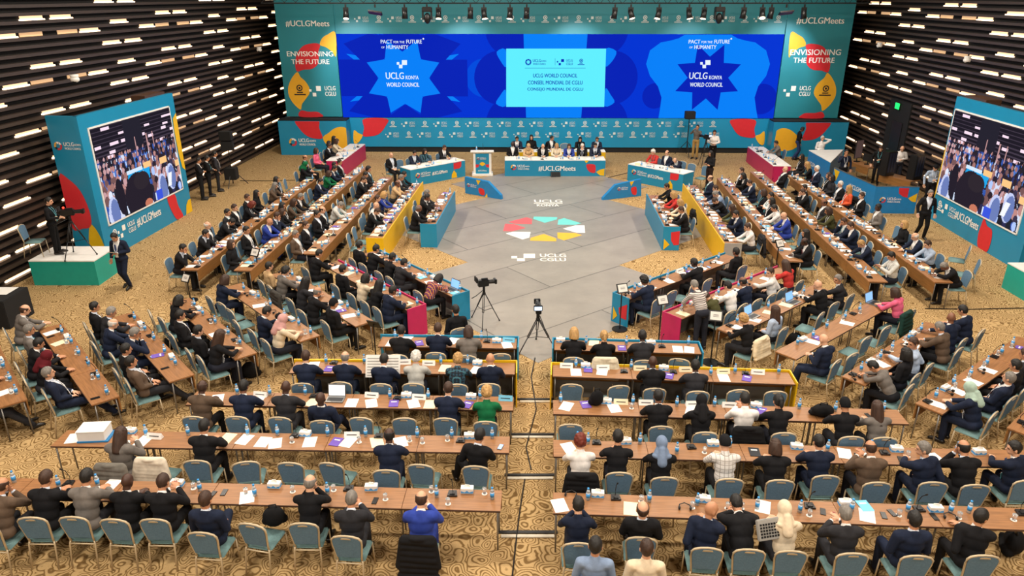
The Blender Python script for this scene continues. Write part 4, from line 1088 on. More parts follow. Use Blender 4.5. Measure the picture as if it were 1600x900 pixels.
make_row('Lc', 'third slanted row at left', NE, 1, (209, 487), (304, 585), -1, 3, seats="""149,480 LskK2;172,486 TsgD2;176,504 TbwV1;210,521 SsgV2;197,546 LskK2;205,566 RskB2""", auto=(.1, .1, 0, .9), dlim=(.78, .95), ext=0)
make_row('Ld', 'fourth slanted row at left', NE, 1, (296, 465), (402, 551), -1, 3, seats="""240,491 C;275,464 Tokk1;276,494 LskK2;310,517 LskK1;352,532 Tlnk1""", auto=(.35, .1, 0, .7))
make_row('Le', 'fifth slanted row at left', NE, 1, (377, 442), (500, 524), -1, 3, seats="""355,439 TonV1;362,466 C;362,482 C;370,502 C;404,490 PskV2;451,506 Thmy1""", auto=(.2, .1, 0, .5))
make_row('Lf', 'sixth slanted row at left', NE, 1, Lp-ld_*4.4, Lp, -1, 3, seats="""432,414 Lskt1;449,422 TckG1;470,434 Tlkd2;437,462 C;482,461 TbgK2;522,475 LekK2""", auto=(.6, .2, 0, .5))
make_row('Lg', 'magenta-ended row at left', NE, 1, (528, 408), (662, 477), -1, 3, seats="""481,399 TskK2;511,427 LskK2;561,436 Toky2;586,446 Tlkk2;614,454 TskV3""", auto=(.9, .2, 0, .5))
make_row('Lh', 'teal-ended row at left', NE, 1, (589, 391), (730, 456), -1, 3, seats="""560,385 LskK2;571,391 TskK2;588,411 Tskk3;625,407 TskD2;656,444 Bokx3""", items='L705,452', auto=(.9, .2, .5, .6))
make_row('Rh', 'teal-ended row at right', NE, 0, (961, 459), (1133, 397), -1, 3, seats="""1007,440 TckV3;1049,455 C;1081,444 C;1097,415 TskK4;1159,395 Lskk3""", auto=(.8, .4, .6, .6))
make_row('Rg', 'magenta-ended row at right', NE, 0, (1039, 489), (1215, 418), -1, 3, seats="""1126,460 Bbno1;1146,444 Tskw1;1171,440 TbkV3;1191,466 C;1207,432 Vsnw1;1230,414 Tlnr1""", auto=(.8, .3, 0, .5))
make_row('Rf', 'third slanted row at right', NE, 0, (1119, 513), (1270, 445), -1, 3, seats="""1169,501 Tcyk1;1217,486 Llnl1;1281,490 C;1280,445 CzwK1;1322,437 VsgD2""", items='L1176,494 L1240,472', auto=(.7, .2, 0, .5))
make_row('Re', 'fourth slanted row at right', NE, 0, (1211, 549), (1362, 469), -1, 3, seats="""1275,537 KznV1;1334,519 C;1385,510 C;1333,552 C;1398,456 Tonp1;1421,485 C""", items='L1365,473', auto=(.5, .1, 0, .6), dlim=(.78, 1.0))
make_row('Rd', 'fifth slanted row at right', NE, 0, (1315, 588), (1447, 502), -1, 3, seats="""1375,569 Bskg2;1412,555 Lokk2;1426,535 Vsnl2;1471,511 TsgB2;1473,497 UznV3;1504,485 TskV2""", auto=(.3, .1, 0, .5))
make_row('Rc', 'sixth slanted row at right', NE, 0, (1430, 630), (1590, 525), -1, 3, seats="""1515,605 ThfV1;1577,590 RsgV1;1587,570 LskK2;1597,552 LsnD2""", auto=(.6, .1, 0, .7))
Rb0 = P(1573, 668, .75); rd_ = V3((math.cos(rad(39.6)), math.sin(rad(39.6)), 0))
make_row('Rb', 'edge slanted row at right', NE, 0, Rb0, Rb0+rd_*1.5, -1, 1, auto=(.5, 0, 0, .5))
make_row('A', 'outermost long row at left', NE, 0, (309, 422), (494, 280), 1, 7, seats="""292,388 CskK2;322,364 CskK2;332,352 LbwD1;357,344 BskK2;356,332 LskD2;375,327 LsnK1;395,320 Work1;388,305 LsnK2;401,304 Llkk2;432,289 Tlgb1;439,281 Llkk2;450,283 C;456,282 C;479,257 Thek1""", auto=(.75, .1, 0, .6), far=True)
make_row('B', 'second long row at left', NE, 0, (392, 423), (573, 262), 1, 8, seats="""373,382 Lonk1;391,384 C;395,353 LskK2;410,359 C;430,342 TzkU2;439,342 CsnV2;446,336 Tonk2;446,325 Lokk2;459,324 Tonb2;474,308 TsgK2;485,300 C;499,284 TskV2;506,270 Tone1;516,262 TskV2;521,259 LskK2;530,254 LskK2""", auto=(.7, .15, 0, .6), far=True)
make_row('C', 'third long row at left', NE, 0, (500, 397), (613, 277), 1, 6, seats="""461,369 LsgB2;478,351 LsnK1;494,359 C;496,335 LskK2;505,329 LbkK1;532,320 WsgH1;539,316 C;536,315 C;547,304 C;561,272 TskK2;569,281 SsnK1;582,264 LckD2""", auto=(.8, .3, 0, .6), far=True)
make_row('D', 'yellow-fronted row at left', NE, 0, (597, 374), (659, 286), 1, 5, seats="""566,366 C;571,356 C;589,330 WsnK1;586,320 Czww1;590,309 Lsnd1;599,304 Toyu1;622,286 Cbnt3;631,277 TsgD2;634,274 Tskk2""", auto=(.9, .3, .2, .6), far=True)
make_row('E', 'teal-fronted row at left', NE, 0, (680, 352), (709, 301), 1, 3, seats="""654,326 TbgK3;669,309 CskK3;667,301 TsgD2;680,301 C""", auto=(.9, .3, .4, .6), far=True)
make_row('E2', 'teal-fronted row at right', NE, 0, (1039, 356), (1012, 305), -1, 3, seats="""1042,292 Tskk2;1052,305 Toyr1;1064,316 Toyy1;1064,327 TsnK2""", auto=(.9, .3, .5, .6), far=True)
make_row('D2', 'yellow-fronted row at right', NE, 0, (1133, 382), (1069, 289), -1, 5, seats="""1107,279 LbnV1;1121,302 WsgC1;1135,299 TsnV1;1126,310 Bsnk1;1144,325 Tlno2;1152,334 CskV2;1171,356 Tsnw1""", auto=(.9, .3, .2, .6), far=True)
make_row('C2', 'third long row at right', NE, 0, (1228, 408), (1120, 278), -1, 7, seats="""1157,266 LsnK1;1164,274 CokK2;1171,285 TsnV1;1189,307 Lokk2;1196,305 Lonk3;1205,307 Xskw2;1210,326 Tskw2;1225,337 TzkU1;1227,364 C;1255,365 Llkk2;1257,376 TbkK4""", auto=(.7, .2, 0, .6), far=True)
make_row('B2', 'second long row at right', NE, 0, (1358, 440), (1172, 268), -1, 8, seats="""1222,265 RzwK1;1240,299 SsnK1;1246,292 LskK2;1279,316 LbkD3;1294,330 Tono2;1301,354 C;1325,350 CsnV2;1331,352 TsnV1;1344,381 WsyV1;1354,374 C;1377,402 C;1399,401 Pskh2""", auto=(.6, .1, 0, .6), far=True)
make_row('A2', 'outermost long row at right', NE, 0, (1460, 441), (1229, 273), -1, 8, seats="""1262,257 Tlyk1;1268,264 LswV1;1289,276 Lokd2;1299,276 Lonk1;1297,287 LswK1;1310,295 Llya1;1355,305 LsnK1;1367,324 LskG4;1386,354 C;1396,351 Loyk1;1409,375 C;1420,367 TbwV1;1449,381 Tsnl1;1474,414 BsgK3""", auto=(.6, .1, 0, .6), far=True)
# covered desks by the stage
FE = 'west end'
def ends(k): return k
make_row('M', 'magenta desk at left', NE, 0, (535, 251), (570, 225), 1, 2, W=.75, seats="""499,247 LbnK2;501,236 Lonp2;516,228 TsnK2;517,216 Llkk1;531,221 Tony1;544,224 Lokk2""", auto=(.8, .2, 0, .5), far=True, tables=False, dlim=(1.02, 1.15))
make_row('M2', 'magenta desk at right', NE, 0, (1209, 259), (1169, 229), -1, 2, W=.75, seats="""1212,224 Tskg2;1244,244 Llkk2""", auto=(.8, .2, 0, .5), far=True, tables=False, dlim=(1.02, 1.2))
make_row('H', 'long head desk', 'lectern end', 0, (789, 250), (946, 250), 1, 3, W=.8, seats="""801,230 LzkK4;826,234 Thtt1;849,232 TzwK1;872,234 Toyy1;892,234 TonU1;912,232 SswK1;933,233 TskV1""", auto=(.9, .2, .6, .4), far=True, tables=False, dlim=(1.07, 1.2))
make_row('H2', 'desk behind head desk', 'lectern end', 0, (803, 237), (946, 237), 1, 3, W=.6, seats="""808,220 TskV2;831,220 Llkk1;861,219 VskK2;884,228 C;909,222 Tlkk1;936,222 TsnV2""", auto=(.6, .1, .2, .3), far=True, tables=False, dlim=(.87, 1.0))
make_row('HL', 'teal desk by lectern', 'outer end', 0, (641, 265), (726, 250), 1, 2, W=.8, seats="""632,246 LznK1;644,252 C;656,243 TskV2;674,240 Tokq1;686,245 C;699,236 TsnK2""", auto=(.7, .1, .5, .4), far=True, tables=False, dlim=(1.05, 1.2))
make_row('HR', 'right teal desk', 'outer end', 1, (982, 256), (1068, 272), 1, 2, W=.8, seats="""1017,239 Tcwr1;1035,241 LbnV1;1054,250 BbgV1;1070,259 C;1085,265 C""", auto=(.7, .1, .5, .4), far=True, tables=False, dlim=(1.05, 1.2))
# ------------------------------------------------------------------ coloured fronts of rows and the covered desks
def face(r, off):
    "sheet on the outer front of a row, left to right as seen from outside"
    ux = V3((r.n.y, -r.n.x, 0)); s0 = 0 if ux.dot(r.D) > 0 else r.L
    return SheetL(r.at(s0, -off), ux)
def fascia(key, m, h=.79, near=True, far=True, mend=None, deco=None, label=''):
    r = ROWS[key]; o = empty('front_panel', r.at(r.L/2, -.02), r.rz); tag(o, label, 'panel')
    b = MB().mat(m); b.box((0, .015, h/2), (r.L+.08, .03, h)); b.obj('front_board', o)
    sx = 1 if V3((math.cos(r.rz), math.sin(r.rz), 0)).dot(r.D) > 0 else -1
    for fl_, s in ((near, 1 if r.end1 else -1), (far, -1 if r.end1 else 1)):
        if fl_:
            b = MB().mat(mend or m); b.box((sx*s*(r.L/2+.03), -(r.W+.03)/2, h/2), (.025, r.W+.04, h)); b.obj('end_board', o)
    b = MB().mat(greyd); b.box((0, -.004, h/2-.02), (r.L-.03, .006, h-.06)); b.obj('inner_face', o)
    bpy.context.view_layer.update()
    if deco: deco(r, o)
    return r, o
def corner_deco(S, o, x0, w, h):
    S.poly('shape_print', red, [(x0+w*.35, h*.55), (x0+w, h*.72), (x0+w, h*.2), (x0+w*.6, h*.22), (x0+w*.38, h*.36)], .006)
    S.poly('shape_print', yellow, [(x0+.02, h*.05), (x0+w*.3, h*.3), (x0+.02, h*.52)], .006)
fascia('CL4', yellow, label='yellow panel edging the fourth table row left of aisle', far=False)
fascia('CR4', yellow, label='yellow panel edging the fourth table row right of aisle')
fascia('CL5', teal, label='teal panel edging the fifth table row left of aisle', far=False)
fascia('CR5', teal, label='teal panel edging the fifth table row right of aisle')
fascia('Lg', mag, label='magenta panel around the slanted table row left of floor', far=False)
fascia('Rg', mag, label='magenta panel around the slanted table row right of floor', far=False)
def lh(r, o): pass
fascia('Lh', teal, label='teal panel around the slanted row at grey floor, left', far=False)
def rh(r, o):
    q = r.at(-.045, r.W+.02); S = SheetL(q-r.n*(r.W+.04), r.n); S = SheetL(r.at(-.045, -.01), r.n) if r.n.cross(V3((0, 0, 1))).dot(-r.D) > 0 else SheetL(r.at(-.045, r.W), -r.n)
    S.poly('shape_print', red, [(.2, .45), (.47, .62), (.47, .2), (.3, .2), (.22, .3)], .006); S.poly('shape_print', yellow, [(.02, .05), (.17, .22), (.02, .42)], .006); S.done(o)
fascia('Rh', teal, label='teal panel around the slanted row at grey floor, right', far=False, deco=rh)
fascia('D', yellow, .80, label='long yellow panel fronting a side row left of floor', far=False)
fascia('D2', yellow, .80, label='long yellow panel fronting a side row right of floor', far=False, mend=greyk)
def efr(r, o):
    S = face(r, .022)
    for i in range(5): S.mark('logo_print', ink, .5+i*.78, .45, .26)
    S.done(o)
fascia('E', teal, .80, label='teal panel fronting the innermost side row left of floor', far=False, deco=efr)
def efr2(r, o):
    efr(r, o); S = SheetL(r.at(-.045, -.02), r.n) if r.n.cross(V3((0, 0, 1))).dot(-r.D) > 0 else SheetL(r.at(-.045, r.W), -r.n)
    S.poly('shape_print', red, [(.22, .62), (.5, .66), (.5, .2), (.34, .18), (.24, .34)], .006); S.poly('shape_print', yellow, [(.01, .02), (.2, .2), (.01, .4)], .006); S.done(o)
fascia('E2', teal, .80, label='teal panel fronting the innermost side row right of floor', far=False, deco=efr2)
def desk(key, m, label, deco=None, h=.75):
    r = ROWS[key]; o = empty('covered_desk', r.at(r.L/2, r.W/2), r.rz); tag(o, label, 'desk')
    b = MB().mat(white); b.box((0, 0, h-.015), (r.L+.02, r.W+.02, .03), None, .003); b.obj('top', o)
    b = MB().mat(m); b.box((0, r.W/2, h/2-.015), (r.L+.02, .03, h-.03)); b.obj('front_board', o)
    for s in (-1, 1):
        b = MB().mat(m); b.box((s*(r.L/2-.005), -.01, h/2-.015), (.03, r.W-.03, h-.03)); b.obj('end_board', o)
    bpy.context.view_layer.update()
    if deco: deco(r, o)
def dH(r, o):
    S = face(r, .017); L = r.L
    S.councilmark('logo_print', L*.085, .42, .26); S.text('lettering', ink, '#UCLGMeets', L*.52, .36, L*.37, .25)
    S.poly('shape_print', red, [(L*.815, .56), (L*.89, .55), (L*.905, .4), (L*.90, .17), (L*.85, .2), (L*.82, .36)], .006, curve=3)
    S.poly('shape_print', yellow, [(L*.79, .73), (L*.835, .73), (L*.81, .6)], .006); S.poly('shape_print', yellow, [(L*.91, .2), (L*.95, .31), (L*.995, .36), (L*.995, .03), (L*.95, .05)], .006)
    S.done(o)
def dS(r, o):
    S = face(r, .017); L = r.L
    S.councilmark('logo_print', L*.12, .44, .24); S.text('lettering', ink, '#UCLGMeets', L*.52, .40, L*.28, .16)
    S.poly('shape_print', red, [(L*.78, .70), (L*.93, .72), (L*.925, .5), (L*.89, .42), (L*.78, .42)], .006)
    S.poly('shape_print', yellow, [(L*.735, .03), (L*.74, .2), (L*.785, .38), (L*.83, .22), (L*.84, .03)], .006)
    S.done(o)
desk('H', teal, 'long teal head desk with white top facing the grey floor', dH)
desk('H2', yellow, 'yellow-fronted desk with white top behind the head desk')
desk('HL', teal, 'teal desk with white top angled beside the lectern', dS)
desk('HR', teal, 'teal desk with white top angled right of the head desk', dS)
desk('M', mag, 'magenta desk with white top by stage, left corner')
desk('M2', mag, 'magenta desk with white top by stage, right corner')

# low printed boards at the edge of the grey floor
def low_board(p0, p1, pts, lab):
    A, B = P(*p0), P(*p1); ux = (B-A).normalized(); S = SheetL(A, ux)
    o = empty('printed_board', A, math.atan2(ux.y, ux.x)); tag(o, lab, 'board')
    b = MB().mat(blue2); q = [S.at(*S.px(x, y)) for x, y in pts]
    for v in q: v.z = max(v.z, 0)
    b.slab(q, S.n*-.14); bpy.context.view_layer.update(); under(b.obj('board', o), o); return S, o
S, o = low_board((727, 302), (783, 312), [(727, 302), (726, 276.5), (762, 284), (782, 305), (783, 312)], 'low blue printed board at grey floor near the lectern')
S.councilmark('logo_print', .18, .38, .15); S.poly('shape_print', red, [S.px(748, 294), S.px(756, 296), S.px(757, 305), S.px(750, 303)], .006, curve=3)
S.poly('shape_print', yellow, [S.px(744, 281), S.px(751, 282.5), S.px(747, 289)], .006); S.poly('shape_print', yellow, [S.px(757, 309), S.px(761, 302), S.px(762, 308)], .006); S.done(o)
S, o = low_board((942, 313), (1002, 306), [(942, 313), (943, 309), (962, 289), (1002, 280), (1002, 306), (963, 316)], 'low blue printed board at grey floor near the right teal desk')
S.councilmark('logo_print', .72, .40, .15); S.poly('shape_print', red, [S.px(986, 294), S.px(994, 292), S.px(994, 304), S.px(988, 303)], .006, curve=3)
S.poly('shape_print', yellow, [S.px(984, 284), S.px(991, 282.5), S.px(986, 291)], .006); S.done(o)

# lectern
q = P(754, 273); lc = empty('lectern', q, rad(2)); tag(lc, 'white lectern with a teal printed front and gooseneck microphone', 'lectern')
b = MB().mat(white); b.box((0, 0, .05), (.95, .6, .1), None, .01); b.obj('base', lc)
b = MB().mat(white); b.box((-.36, 0, .55), (.1, .45, .95)); b.box((.36, 0, .55), (.1, .45, .95)); b.obj('side_post', lc)
b = MB().mat(teal); b.box((0, -.2, .56), (.66, .04, .92)); fb = b.obj('front_board', lc)
b = MB().mat(white); b.box((0, .02, 1.08), (1.06, .62, .06), Rx(-6).to_3x3(), .01); b.obj('top', lc)
S = Sheet((-.33, -.221, .1), (1, 0, 0))
S.councilmark('front_print', .14, .7, .13); S.poly('front_print', yellow, [(.2, .45), (.33, .54), (.46, .45), (.33, .36)], .003, curve=3); S.poly('front_print', red, [(0, .28), (.14, .3), (.2, .42), (.0, .44)], .003); S.poly('front_print', red, [(.66, .28), (.52, .3), (.46, .42), (.66, .44)], .003); S.text('front_print', ink, '#UCLGMeets', .33, .14, .4, .07, .003); S.done(lc)
b = MB().mat(black); b.tube([(.05, .05, 1.1), (.05, .06, 1.25), (.03, -.02, 1.42), (.02, -.08, 1.46)], .009, 6); b.obj('gooseneck', lc, True)
o = dup(BOT, q+V3((-.26, .05, 1.115))); tag(o, 'water bottle standing on the white lectern', 'bottle')
# monitor wedge on the floor before the head desk
q = P(867, 273); w = MB().mat(black); w.slab([(-.3, -.2, 0), (-.3, .2, 0), (-.3, .2, .32), (-.3, -.05, .3)], (.6, 0, 0)); [setattr(v, 'co', v.co*.72) for v in w.bm.verts]; o = w.obj('stage_monitor', None, False, q+V3((0, -.35, 0)), rad(8)); tag(o, 'black wedge loudspeaker on floor before the head desk', 'loudspeaker')
b = MB().mat(blackm); b.slab([(-.27, -.19, .03), (-.27, -.055, .29), (-.27, -.062, .29), (-.27, -.20, .03)], (.54, 0, 0)); [setattr(v, 'co', v.co*.72) for v in b.bm.verts]; b.obj('grille', o)

# camera platforms and the draped table
def platform(x0, x1, y0, y1, lab):
    o = empty('camera_platform', ((x0+x1)/2, (y0+y1)/2, 0)); tag(o, lab, 'platform')
    dx, dy = x1-x0, y1-y0
    b = MB().mat(green); b.box((0, 0, .36), (dx, dy, .72)); b.obj('skirt', o); b = MB().mat(white); b.box((0, 0, .735), (dx+.01, dy+.01, .03)); b.obj('deck', o)
platform(-13.65, -11.8, 19.2, 20.45, 'sea-green camera platform with white deck by left screen'); platform(13.9, 16.1, 17.0, 19.05, 'sea-green camera platform with white deck by right screen')
o = empty('draped_table', (-13.1, 16.75, 0)); tag(o, 'table under black drape by the left wall', 'table')
b = MB().mat(darkcloth); b.box((0, 0, .375), (1.3, 1.0, .75), None, .015); b.obj('drape', o); b = MB().mat(white); b.box((0, 0, .7515), (1.1, .5, .003)); o2 = b.obj('paper_sheet', None, False, (-13.2, 16.95, 0)); tag(o2, 'white sheet lying on the black draped table', 'paper')

# broadcast cameras on tripods
def tripod_cam(loc, h, spread, rz, label, light=True, tally=False, s=1):
    o = empty('video_camera', loc, rz); o.scale = (1, s, 1); tag(o, label, 'camera')
    tr = MB().mat(blackm); tr.cyl((0, 0, h-.28), (0, 0, h-.12), .04, seg=10); tr.ball((0, 0, h-.3), .055); tr.obj('tripod_head', o, True)
    for k in range(3):
        a = rad(90+120*k); b = MB().mat(black); e = V3((math.cos(a)*spread, math.sin(a)*spread, 0)); s = V3((math.cos(a)*.04, math.sin(a)*.04, h-.32)); m = s.lerp(e, .5)
        for d in (-.022, .022): b.cyl(s+V3((-math.sin(a)*d, math.cos(a)*d, 0)), m+V3((-math.sin(a)*d, math.cos(a)*d, 0)), .013, seg=6)
        b.cyl(m, e+V3((0, 0, .02)), .014, seg=6); b.ball(e+V3((0, 0, .02)), .025); b.obj('tripod_leg', o, True)
        b = MB().mat(black); b.cyl(m*.97, V3((0, 0, m.z-.05)), .008, seg=5); b.obj('spreader', o)
    b = MB().mat(black); b.box((0, -.02, h-.02), (.13, .34, .17), None, .015); b.box((0, .02, h+.085), (.05, .2, .03)); b.obj('camera_body', o)
    b = MB().mat(black); b.cyl((0, .14, h-.01), (0, .34, h-.01), .05, .06, 14); b.box((0, .37, h-.01), (.15, .07, .12), None, .01); b.obj('lens', o)
    b = MB().mat(blackm); b.box((-.02, -.24, h+.08), (.2, .05, .13), None, .008); v = b.obj('viewfinder', o)
    if light: b = MB().mat(tintlit); b.box((-.02, -.268, h+.08), (.17, .004, .09)); q = b.obj('viewfinder_screen', v); tone(q, '#cfe4ff')
    if tally: b = MB().mat(redlamp); b.ball((0, -.1, h+.12), .03); b.obj('tally_lamp', o)
    b = MB().mat(black); b.tube([(.04, -.05, h-.2), (.1, -.3, h-.3), (.12, -.45, h-.34)], .011, 6); b.obj('pan_handle', o, True)
    return o
tripod_cam(P(840, 546), 1.08, .52, rad(2), 'video camera on tripod standing in the aisle before the grey floor')
tripod_cam(P(757, 505), 1.12, .5, rad(-70), 'video camera on tripod at floor beside the teal end board', light=False, s=.8)
tripod_cam(P(120, 402, .75)+V3((0, .1, 0)), 1.32, .48, rad(-75), 'video camera with red lamp on the left platform', tally=True)
tripod_cam(V3((14.5, 18.4, .75)), 1.3, .42, rad(75), 'video camera on the right platform')
tripod_cam(P(1104, 258)+V3((-.25, -.42, 0)), 1.45, .38, rad(30), 'black camera on tripod by photographers near the stage')

# speech prompters on poles
def prompter(base, ytop, rz, label, tilt=32):
    q = P(*base); d = ray(base[0], ytop); z = CH+d.z*(q.y/d.y)
    o = empty('prompter_stand', q, rz); tag(o, label, 'stand')
    b = MB().mat(black); b.cyl((0, 0, 0), (0, 0, .025), .19, seg=20); b.obj('base', o); b = MB().mat(black); b.cyl((0, 0, .02), (0, 0, z), .017, seg=8); b.obj('pole', o)
    M = Rx(-tilt).to_3x3()
    b = MB().mat(black); b.box((0, -.02, z), (.29, .025, .24), M, .004); s = b.obj('display', o)
    b = MB().mat(paperface); b.box(V3((0, -.02, z))+M @ V3((0, -.0145, 0)), (.235, .003, .185), M); w = b.obj('display_face', s)
    b = MB().mat(inkd)
    for k in (-.02, 0, .025): b.box(V3((0, -.02, z))+M @ V3((0, -.0165, k)), (.12-.3*abs(k), .001, .008), M)
    b.obj('text_lines', w)
prompter((968, 515), 450, rad(18), 'prompter stand before the teal-ended slanted row at right')
prompter((1028, 545), 468, rad(20), 'prompter stand beside the magenta end board at right')
prompter((1110, 567), 493, rad(-14), 'prompter stand with wide display, third from the grey floor at right')
prompter((407, 449), 394, rad(-25), 'prompter stand at near end of second long row, left')
prompter((298, 470), 434, rad(-28), 'prompter stand at near end of outermost long row, left')
prompter((1210, 432), 380, rad(25), 'prompter stand at near end of third long row, right')
prompter((588, 566), 507, rad(160), 'prompter stand seen from behind near the yellow-edged row')

# stands by the walls
def lamp_stand(q, h, lab, n):
    o = empty('equipment_stand', q); tag(o, lab, 'stand')
    b = MB().mat(black); b.cyl((0, 0, .1), (0, 0, h), .025, seg=8); b.obj('pole', o)
    for k in range(3):
        a = rad(30+120*k); b = MB().mat(black); b.cyl((0, 0, .75), (math.cos(a)*.62, math.sin(a)*.62, .015), .016, seg=6); b.obj('leg', o)
    for i in range(n):
        b = MB().mat(blackm); b.box((0, -.05, h-.18-.42*i), (.5, .35, .38), Rz(12*i).to_3x3(), .02); b.obj('loudspeaker_box', o)
    if n > 1:
        b = MB().mat(blackm); b.box((0, -.05, .55), (.5, .4, .5), None, .02); b.obj('cable_box', o)
lamp_stand(P(365, 290), 2.35, 'tall black stand with boxes by the left louvred wall', 2); lamp_stand(P(1072, 243), 2.25, 'slim black stand near stage behind photographers', 1)

# people on their feet and apart from the rows
def stand(code, px, face_deg, look, tail, z=0, legs=None, strap=None, scale=1.0):
    o = person(code, P(*px, z), rad(face_deg), look, True, strap, legs, scale); finish_label(o, tail); return o
o = stand('r', (200, 450), 172, ('s', 'k', 'V', '2'), 'standing alone reading a paper near left platform', strap=True)
q = P(200, 450); pp_ = dup(PAP, q+Matrix.Rotation(rad(172), 3, 'Z') @ V3((0, .30, 1.16)), rad(172)); pp_.rotation_euler = (rad(25), 0, rad(172)); tone(pp_, '#e9e2e4'); tag(pp_, 'white paper held by the man near left platform', 'paper')
stand('h', (92, 396), -75, ('s', 'k', 'k', '1'), 'operating the camera on left platform', z=.75, legs='#101012', strap=True)
stand('f', (318, 312), -70, ('s', 'k', 'K', '2'), 'standing at left wall, nearest the screen'); stand('h', (330, 307), -60, ('s', 'k', 'K', '2'), 'standing at left wall, middle of three'); stand('a', (343, 299), -60, ('s', 'k', 'D', '2'), 'standing at left wall, farthest from screen', strap=True)
stand('w', (1437, 373), 172, ('s', 'g', 'K', '1'), 'walking alone beside the right screen', legs='#111113', strap=False)
stand('c', (1085, 248), 150, ('s', 'k', 'g', '2'), 'photographing near the stage', legs='#a5854f', strap=False); stand('h', (1111, 259), 165, ('s', 'k', 'w', '2'), 'handling a tripod near the stage', legs='#111113', strap=False)
stand('f', (1106, 297), 120, ('l', 'k', 'k', '2'), 'standing behind the right teal desk', legs='#2a1d1a'); o = person('b', ROWS['Rg'].at(.34, .80), ROWS['Rg'].rz-.35, ('s', 'g', 's', '1'), True, False, '#23252e'); finish_label(o, 'bending over magenta-ended row at right')
stand('m', (1312, 296), 175, ('s', 'k', 'v', '2'), 'standing with hand at face by technical area', legs='#15161c', strap=True); stand('r', (1243, 250), -100, ('s', 'k', 'k', '3'), 'standing by red print at right stage plinth', legs='#2b3a63', strap=False)
stand('r', (1366, 288), 150, ('s', 'n', 'k', '1'), 'technician behind monitors at right wall'); stand('r', (1398, 288), 160, ('z', 'k', 'w', '1'), 'technician behind the dark cases at right wall')
stand('r', (1447, 322), 170, ('e', 'k', 'l', '1'), 'half hidden behind the walking man'); stand('h', (1462, 318), 190, ('o', 'n', 'o', '2'), 'at the edge of right screen housing')
def sit(code, px, zh, face_deg, look, tail, withchair=True, lab=''):
    h = P(*px, zh); D_ = pose(code); R_ = Matrix.Rotation(rad(face_deg), 3, 'Z'); loc = h-R_ @ V3(D_['head'].translation); loc.z = 0
    o = person(code, loc, rad(face_deg), look); finish_label(o, tail)
    if withchair: c = dup(CHAIR, loc, rad(face_deg)); tag(c, lab, 'chair', 'banquet chairs')
    return loc
sit('L', (930, 858), 1.22, -6, ('s', 'k', 'c', '2'), 'at lower frame edge left of the cream one', True, 'blue-grey banquet chair under the person in slate-blue at lower frame edge')
sit('L', (1010, 862), 1.22, -4, ('s', 'n', 'y', '1'), 'at lower frame edge behind first row', True, 'blue-grey banquet chair under the person in cream at lower frame edge')
sit('L', (712, 487), 1.2, 20, ('s', 'k', 'k', '2'), 'alone beside the teal end board', True, 'blue-grey banquet chair alone beside the teal end board, left')
sit('H', (1285, 218), 1.22, 175, ('s', 'w', 'w', '1'), 'hand behind head at right stage plinth', True, 'blue-grey banquet chair behind the white-topped counter')
c = dup(CHAIR, P(60, 399, .75), rad(-80)); tag(c, 'empty blue-grey banquet chair on the left camera platform', 'chair', 'banquet chairs')
c = dup(CHAIR, P(1490, 428), rad(60)); tag(c, 'empty blue-grey banquet chair behind outermost row, right, nearer the wall', 'chair', 'banquet chairs')
c = dup(CHAIR, P(1503, 452), rad(65)); tag(c, 'empty blue-grey banquet chair behind outermost row, right, nearest camera', 'chair', 'banquet chairs')

# coats and covers on chairs
def coat_mesh(big):
    bm = bmesh.new(); I = Matrix(); lo = .36 if big else .56
    hull(bm, V3((-.19, -.262, .925)), V3((.19, -.262, .925)), .05, .05)
    for k in range(7):
        t = k/6; z = .9+(lo-.9)*t; w = .2+.05*t+.015*math.sin(k*2.1)
        hull(bm, V3((-w, -.285-.05*t, z)), V3((w, -.29-.05*t+.012*math.sin(k*1.7), z-.015)), .048, .052)
    for z in (.88, .80, .72): hull(bm, V3((-.18, -.215+.1*(.9-z), z)), V3((.18, -.215+.1*(.9-z), z)), .036, .036)
    for s in (-1, 1): hull(bm, V3((s*.21, -.265, .90)), V3((s*.275, -.32, .5 if big else .64)), .05, .045)
    ell(bm, I, (0, -.30, .95), (.11, .05, .035))
    me = remesh(bm, .014, .35, 'coat', 5); me.materials.append(cloth)
    return me
COATB, COATS = coat_mesh(True), coat_mesh(False)
def coat(key, x, y, col, lab, big=True):
    r = ROWS[key]; q = P(x, y, .75)-r.A; t = q.dot(r.D); s = min(r.seats, key=lambda s: abs(s[0]-t))
    o = bpy.data.objects.new('draped_coat', COATB if big else COATS); link(o); o.location = r.at(s[0], s[2]+.012); o.rotation_euler = (0, 0, r.rz); o.color = lin(col)
    tag(o, lab, 'coat')
coat('CL1', 662, 850, '#141417', 'black coat hung over the chair of the man in blue, first row'); coat('CL2', 255, 712, '#cfc4b2', 'cream coat hung over an empty chair, second row left of aisle', False)
coat('CL2', 150, 705, '#6a665f', 'grey patterned coat over chair beside the white carton'); coat('CR3', 1165, 668, '#121214', 'black jacket over chair, third row right of aisle', False)
coat('Re', 1392, 505, '#17352f', 'dark green coat over chair by the woman in pink'); coat('Rf', 1190, 530, '#d6c8ab', 'cream coat over chair of the curly-haired person in black', False)
coat('D2', 1179, 392, '#232327', 'dark coat over chair at near end of yellow-fronted row, right'); coat('A2', 1327, 315, '#141416', 'black coat over chair, outermost long row at right'); coat('E2', 1078, 332, '#141416', 'black coat over chair, teal-fronted row at right', False)
coat('CR5', 947, 555, '#cdc3ab', 'cream cover over chair, teal-edged row right of aisle', False); coat('CR2', 862, 735, '#121214', 'black coat beside the auburn-haired person, second row'); coat('Lf', 437, 466, '#3a3733', 'dark coat over empty chair, sixth slanted row at left')

